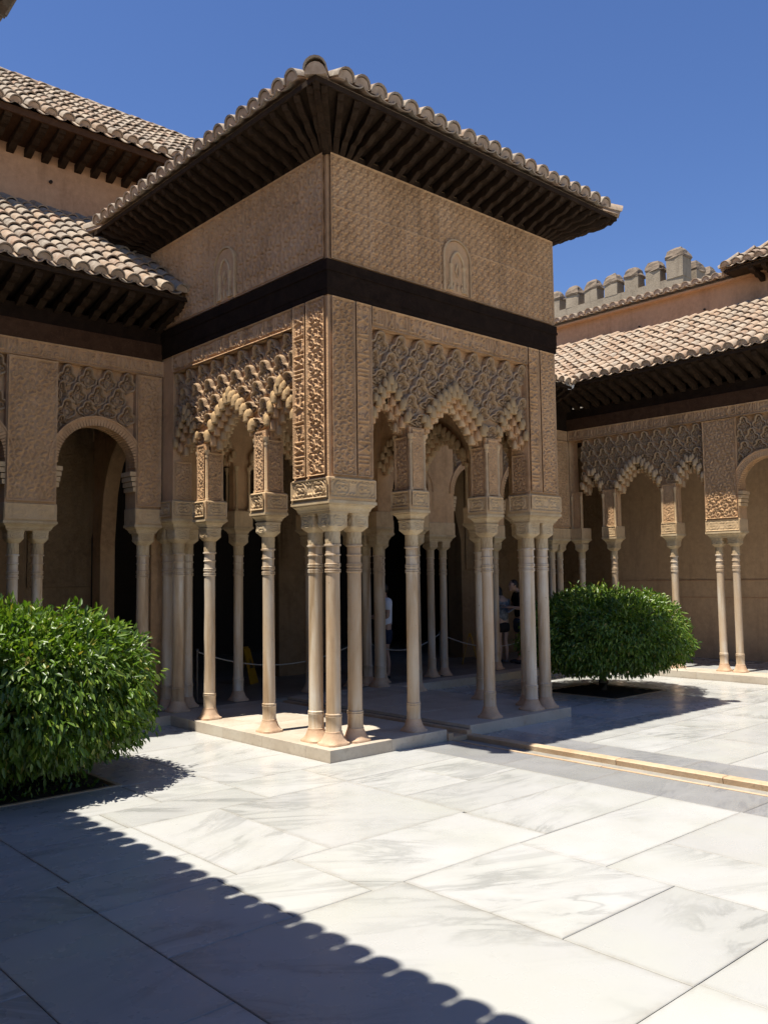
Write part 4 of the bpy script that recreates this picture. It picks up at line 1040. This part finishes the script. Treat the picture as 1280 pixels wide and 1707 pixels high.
def person(loc,face,H,label,skinc,shirt,shorts,hair,shoes,armL,armR,female=False,nod=0.0,sleeve=.6,extra_thing=None):
    """face: world angle of the facing direction; the figure faces -Y in its own frame; arms: [(elbow),(wrist)]"""
    t=thing('person',label,'person',loc,'visitors standing in the gallery')
    k=H/1.75; Mx=Matrix.Translation(loc)@Matrix.Rotation(face+math.pi/2,4,'Z')@Matrix.Scale(k,4)
    sh=.165 if female else .19; hy=-.03-nod*.5
    ms=m_plain('skin_'+str(len(WM)),skinc,.55,.35,0,.12); 
    hc=Vector((0,hy-.02-nod*.3,1.63-nod*.15))
    P=[((0,0,.95),(.155,.11)),((0,.01,1.12),(.135,.10)),((0,.0,1.32),(.16,.11)),((0,.0,1.43),(.12,.08)),((0,hy*.5,1.5),(.058,.058)),(tuple(hc+Vector((0,.02,-.05))),(.065,.07))]
    E_=[(0,1),(1,2),(2,3),(3,4),(4,5)]
    hands=MB(); AR={}
    for sgn,arm in ((-1,armL),(1,armR)):
        i=len(P); S=Vector((sgn*sh,0,1.41)); el=Vector(arm[0]); wr=Vector(arm[1]); d=(wr-el).normalized(); hd=wr+d*.06
        P+= [(tuple(S),.062),(tuple((S+el)/2),.05),(tuple(el),.043),(tuple((el+wr)/2),.04),(tuple(wr),.03),(tuple(hd),(.042,.022))]
        E_+=[(3,i),(i,i+1),(i+1,i+2),(i+2,i+3),(i+3,i+4),(i+4,i+5)]
        AR[sgn]=(S,el,wr)
        side=d.cross(Vector((0,0,1))).normalized(); upv=side.cross(d)
        for f,(ln,o) in enumerate(((.072,-.03),(.082,-.01),(.078,.011),(.062,.03))):
            b=hd+d*.02+side*o; hands.tube([b,b+d*ln*.5-upv*.008,b+d*ln*.8-upv*.03],[.0095,.009,.007],6)
        b=wr+d*.02-side*.035*sgn; hands.tube([b,b+d*.04-side*.02*sgn-upv*.01,b+d*.07-side*.015*sgn-upv*.025],[.012,.011,.008],6)
    for sgn in (-1,1):
        i=len(P); x=sgn*.092
        P+=[((x,.0,.86),.09),((x*1.05,-.01,.68),.075),((x,-.015,.5),.055),((x,.02,.34),.056),((x,.02,.1),.036),((x*1.1,-.03,.045),(.04,.035)),((x*1.2,-.15,.03),(.042,.025))]
        E_+=[(0,i),(i,i+1),(i+1,i+2),(i+2,i+3),(i+3,i+4),(i+4,i+5),(i+5,i+6)]
    hm=hands; ellip(hm,hc,.077,.098,.118); ellip(hm,hc+Vector((0,-.095,-.01)),.014,.02,.024); ellip(hm,hc+Vector((0,-.07,-.08)),.035,.03,.035)
    ellip(hm,hc+Vector((0,-.088,-.05)),.024,.012,.008)
    for sgn in (-1,1): ellip(hm,hc+Vector((sgn*.078,.01,-.005)),.01,.02,.03); ellip(hm,hc+Vector((sgn*.03,-.082,.03)),.02,.014,.008)
    body=skin(P,E_,1,.011,hm,ms,'body'); inst('body',body,Mx,t)
    eyes=MB()
    for sgn in (-1,1): ellip(eyes,hc+Vector((sgn*.03,-.084,.018)),.012,.01,.009,10)
    eyes.obj('eyes',M['eye'],t,60,Mx)
    # clothes
    g=1.13
    P2=[((0,0,.90),(.175,.128)),((0,.01,1.12),(.158,.122)),((0,0,1.32),(.182,.13)),((0,0,1.44),(.135,.095))]; E2=[(0,1),(1,2),(2,3)]
    for sgn in (-1,1):
        S,el,wr=AR[sgn]; i=len(P2); P2+=[(tuple(S+Vector((0,0,-.005))),.078),(tuple(S.lerp(el,sleeve)),.066)]; E2+=[(3,i),(i,i+1)]
    inst('shirt',skin(P2,E2,2,None,None,shirt,'shirt'),Mx,t)
    P3=[((0,0,.97),(.168,.122)),((0,0,.88),(.165,.125))]; E3=[(0,1)]
    for sgn in (-1,1): i=len(P3); P3+=[((sgn*.095,0,.78),.108),((sgn*.1,-.005,.60 if not female else .68),.1)]; E3+=[(1,i),(i,i+1)]
    inst('shorts',skin(P3,E3,2,None,None,shorts,'shorts'),Mx,t)
    hb=MB(); ellip(hb,hc+Vector((0,.022,.025)),.088,.098,.108,16)
    for i,(x,y,z) in enumerate(hb.v):
        if y<hc.y-.045 and z<hc.z+.06: hb.v[i]=(x*.8,hc.y-.02,max(z,hc.z+.04))
        elif z<hc.z-.03: hb.v[i]=(x*.9,max(y,hc.y+.02),z)
    if female: ellip(hb,hc+Vector((0,.09,-.06)),.05,.05,.11,10)
    hb.obj('hair',hair,t,60,Mx)
    for sgn in (-1,1):
        s_=MB(); ellip(s_,(sgn*.106,-.075,.035),.052,.14,.04,12)
        for i,(x,y,z) in enumerate(s_.v): s_.v[i]=(x,y,max(z,.004))
        s_.obj('shoe',shoes,t,60,Mx)
    return t,Mx,AR
M['eye']=m_plain('eye_dark',(.03,.02,.015),.3,.5)
wh=m_plain('white_cotton',(.72,.72,.74),.85,.15,0,.1); nv=m_plain('navy_cloth',(.03,.035,.06),.9,.1); bk=m_plain('black_cotton',(.025,.022,.022),.9,.1); pt_=m_plain('patterned_cotton',(.32,.33,.33),.9,.1,0,.75); dn=m_plain('denim',(.07,.09,.13),.9,.1)
hr=m_plain('dark_hair',(.018,.013,.01),.5,.4); shb=m_plain('dark_shoe',(.03,.027,.025),.6); shg=m_plain('grey_shoe',(.2,.22,.22),.6)
sk1=(.42,.25,.17)
CL=math.atan2(.671,-.741)   # towards the left of the picture
person((3.98,3.66,F0),CL+.25,1.42,'person in a white polo shirt and navy shorts, arms folded, half behind columns',sk1,wh,nv,hr,shb,
    [(-.25,-.02,1.14),(-.02,-.2,1.16)],[(.25,-.02,1.14),(.03,-.22,1.12)])
person((6.92,3.86,F0),CL-1.0,1.34,'person in a patterned top and black shorts looking at a leaflet with another',(.45,.29,.21),pt_,bk,hr,shg,
    [(-.22,-.05,1.15),(-.06,-.28,1.22)],[(.22,-.05,1.15),(.06,-.28,1.2)],female=True,nod=.10)
person((7.12,3.62,F0),CL+.35,1.46,'person in a black t-shirt and denim shorts bending over a leaflet',sk1,bk,dn,hr,shb,
    [(-.24,-.06,1.14),(-.1,-.3,1.2)],[(.24,-.06,1.14),(.08,-.3,1.17)],nod=.12)
lf_=MB().box(-.11,.11,-.002,.002,-.075,.075).obj('leaflet',m_plain('paper',(.6,.6,.6),.8),None,M=Matrix.Translation((6.93,3.66,1.03))@Matrix.Rotation(CL+math.pi/2,4,'Z')@Matrix.Rotation(R(-55),4,'X'))
lf_['label']='small open leaflet held by the two visitors'; lf_['category']='leaflet'
# ------------------------------------------------------------------ rope barrier
M['post']=m_plain('post_metal',(.10,.09,.08),.45,.5,.7); M['rope']=m_plain('rope_cord',(.38,.35,.3),.8)
PX=[(.57,'metal rope post at the left, behind the left single columns'),(3.22,'metal rope post hidden beside the back corner columns'),(4.80,'metal rope post beside the paired gallery columns'),(7.62,'metal rope post at the right end of the barrier')]
for x,lb in PX:
    t=thing('rope_post',lb,'post',(x,3.32,F0),'rope barrier posts')
    MB().lathe([(.11,0),(.11,.012),(.03,.022),(.018,.03)],18,(x,3.32,F0)).obj('base',M['post'],t,40)
    MB().lathe([(.013,.02),(.013,.64)],12,(x,3.32,F0)).obj('pole',M['post'],t,40)
    MB().lathe([(.018,.63),(.024,.645),(.024,.665),(.014,.68),(.004,.684)],12,(x,3.32,F0)).obj('cap',M['post'],t,40)
for (a,b_,sag,lb) in ((.57,3.22,.25,'slack pale rope strung behind the left columns'),(3.22,4.80,.2,'short pale rope in front of the person in white'),(4.80,7.62,.28,'slack pale rope in front of the two visitors')):
    pts=[(a+(b_-a)*i/24,3.32,F0+.64-sag*(1-(2*i/24-1)**2)) for i in range(25)]
    o=MB().tube(pts,.0085,6).obj('barrier_rope',M['rope'],None,60); o['label']=lb; o['category']='rope'; o['group']='barrier ropes'
# ------------------------------------------------------------------ wet floor signs
M['sign']=m_plain('yellow_plastic',(.42,.22,.01),.5,.3)
def floor_sign(x,y,a,lb):
    t=thing('floor_sign',lb,'floor sign',(x,y,F0),'folding floor signs'); Mx=Matrix.Translation((x,y,F0))@Matrix.Rotation(a,4,'Z')
    for s in (-1,1):
        pts=[(-.15,s*.13,0),(.15,s*.13,0),(.10,s*.012,.5),(-.10,s*.012,.5)]; q=[(px,py+s*.012,pz) for px,py,pz in pts]
        MB().loft([pts,q]).obj('panel',M['sign'],t,None,Mx)
        MB().loft([[( -.07,s*.088,.22),(.07,s*.088,.22),(0,s*.062,.36)],[(-.07,s*.0905,.22),(.07,s*.0905,.22),(0,s*.0645,.36)]]).obj('warning_triangle',M['post'],t,None,Mx@Matrix.Translation((0,s*.008,0)))
    MB().box(-.06,.06,-.02,.02,.47,.53).obj('handle',M['sign'],t,None,Mx)
floor_sign(6.45,4.2,.7,'yellow folding floor sign in the gallery behind the right columns')
floor_sign(2.2,4.75,.6,'yellow folding floor sign in the shade behind the left columns')
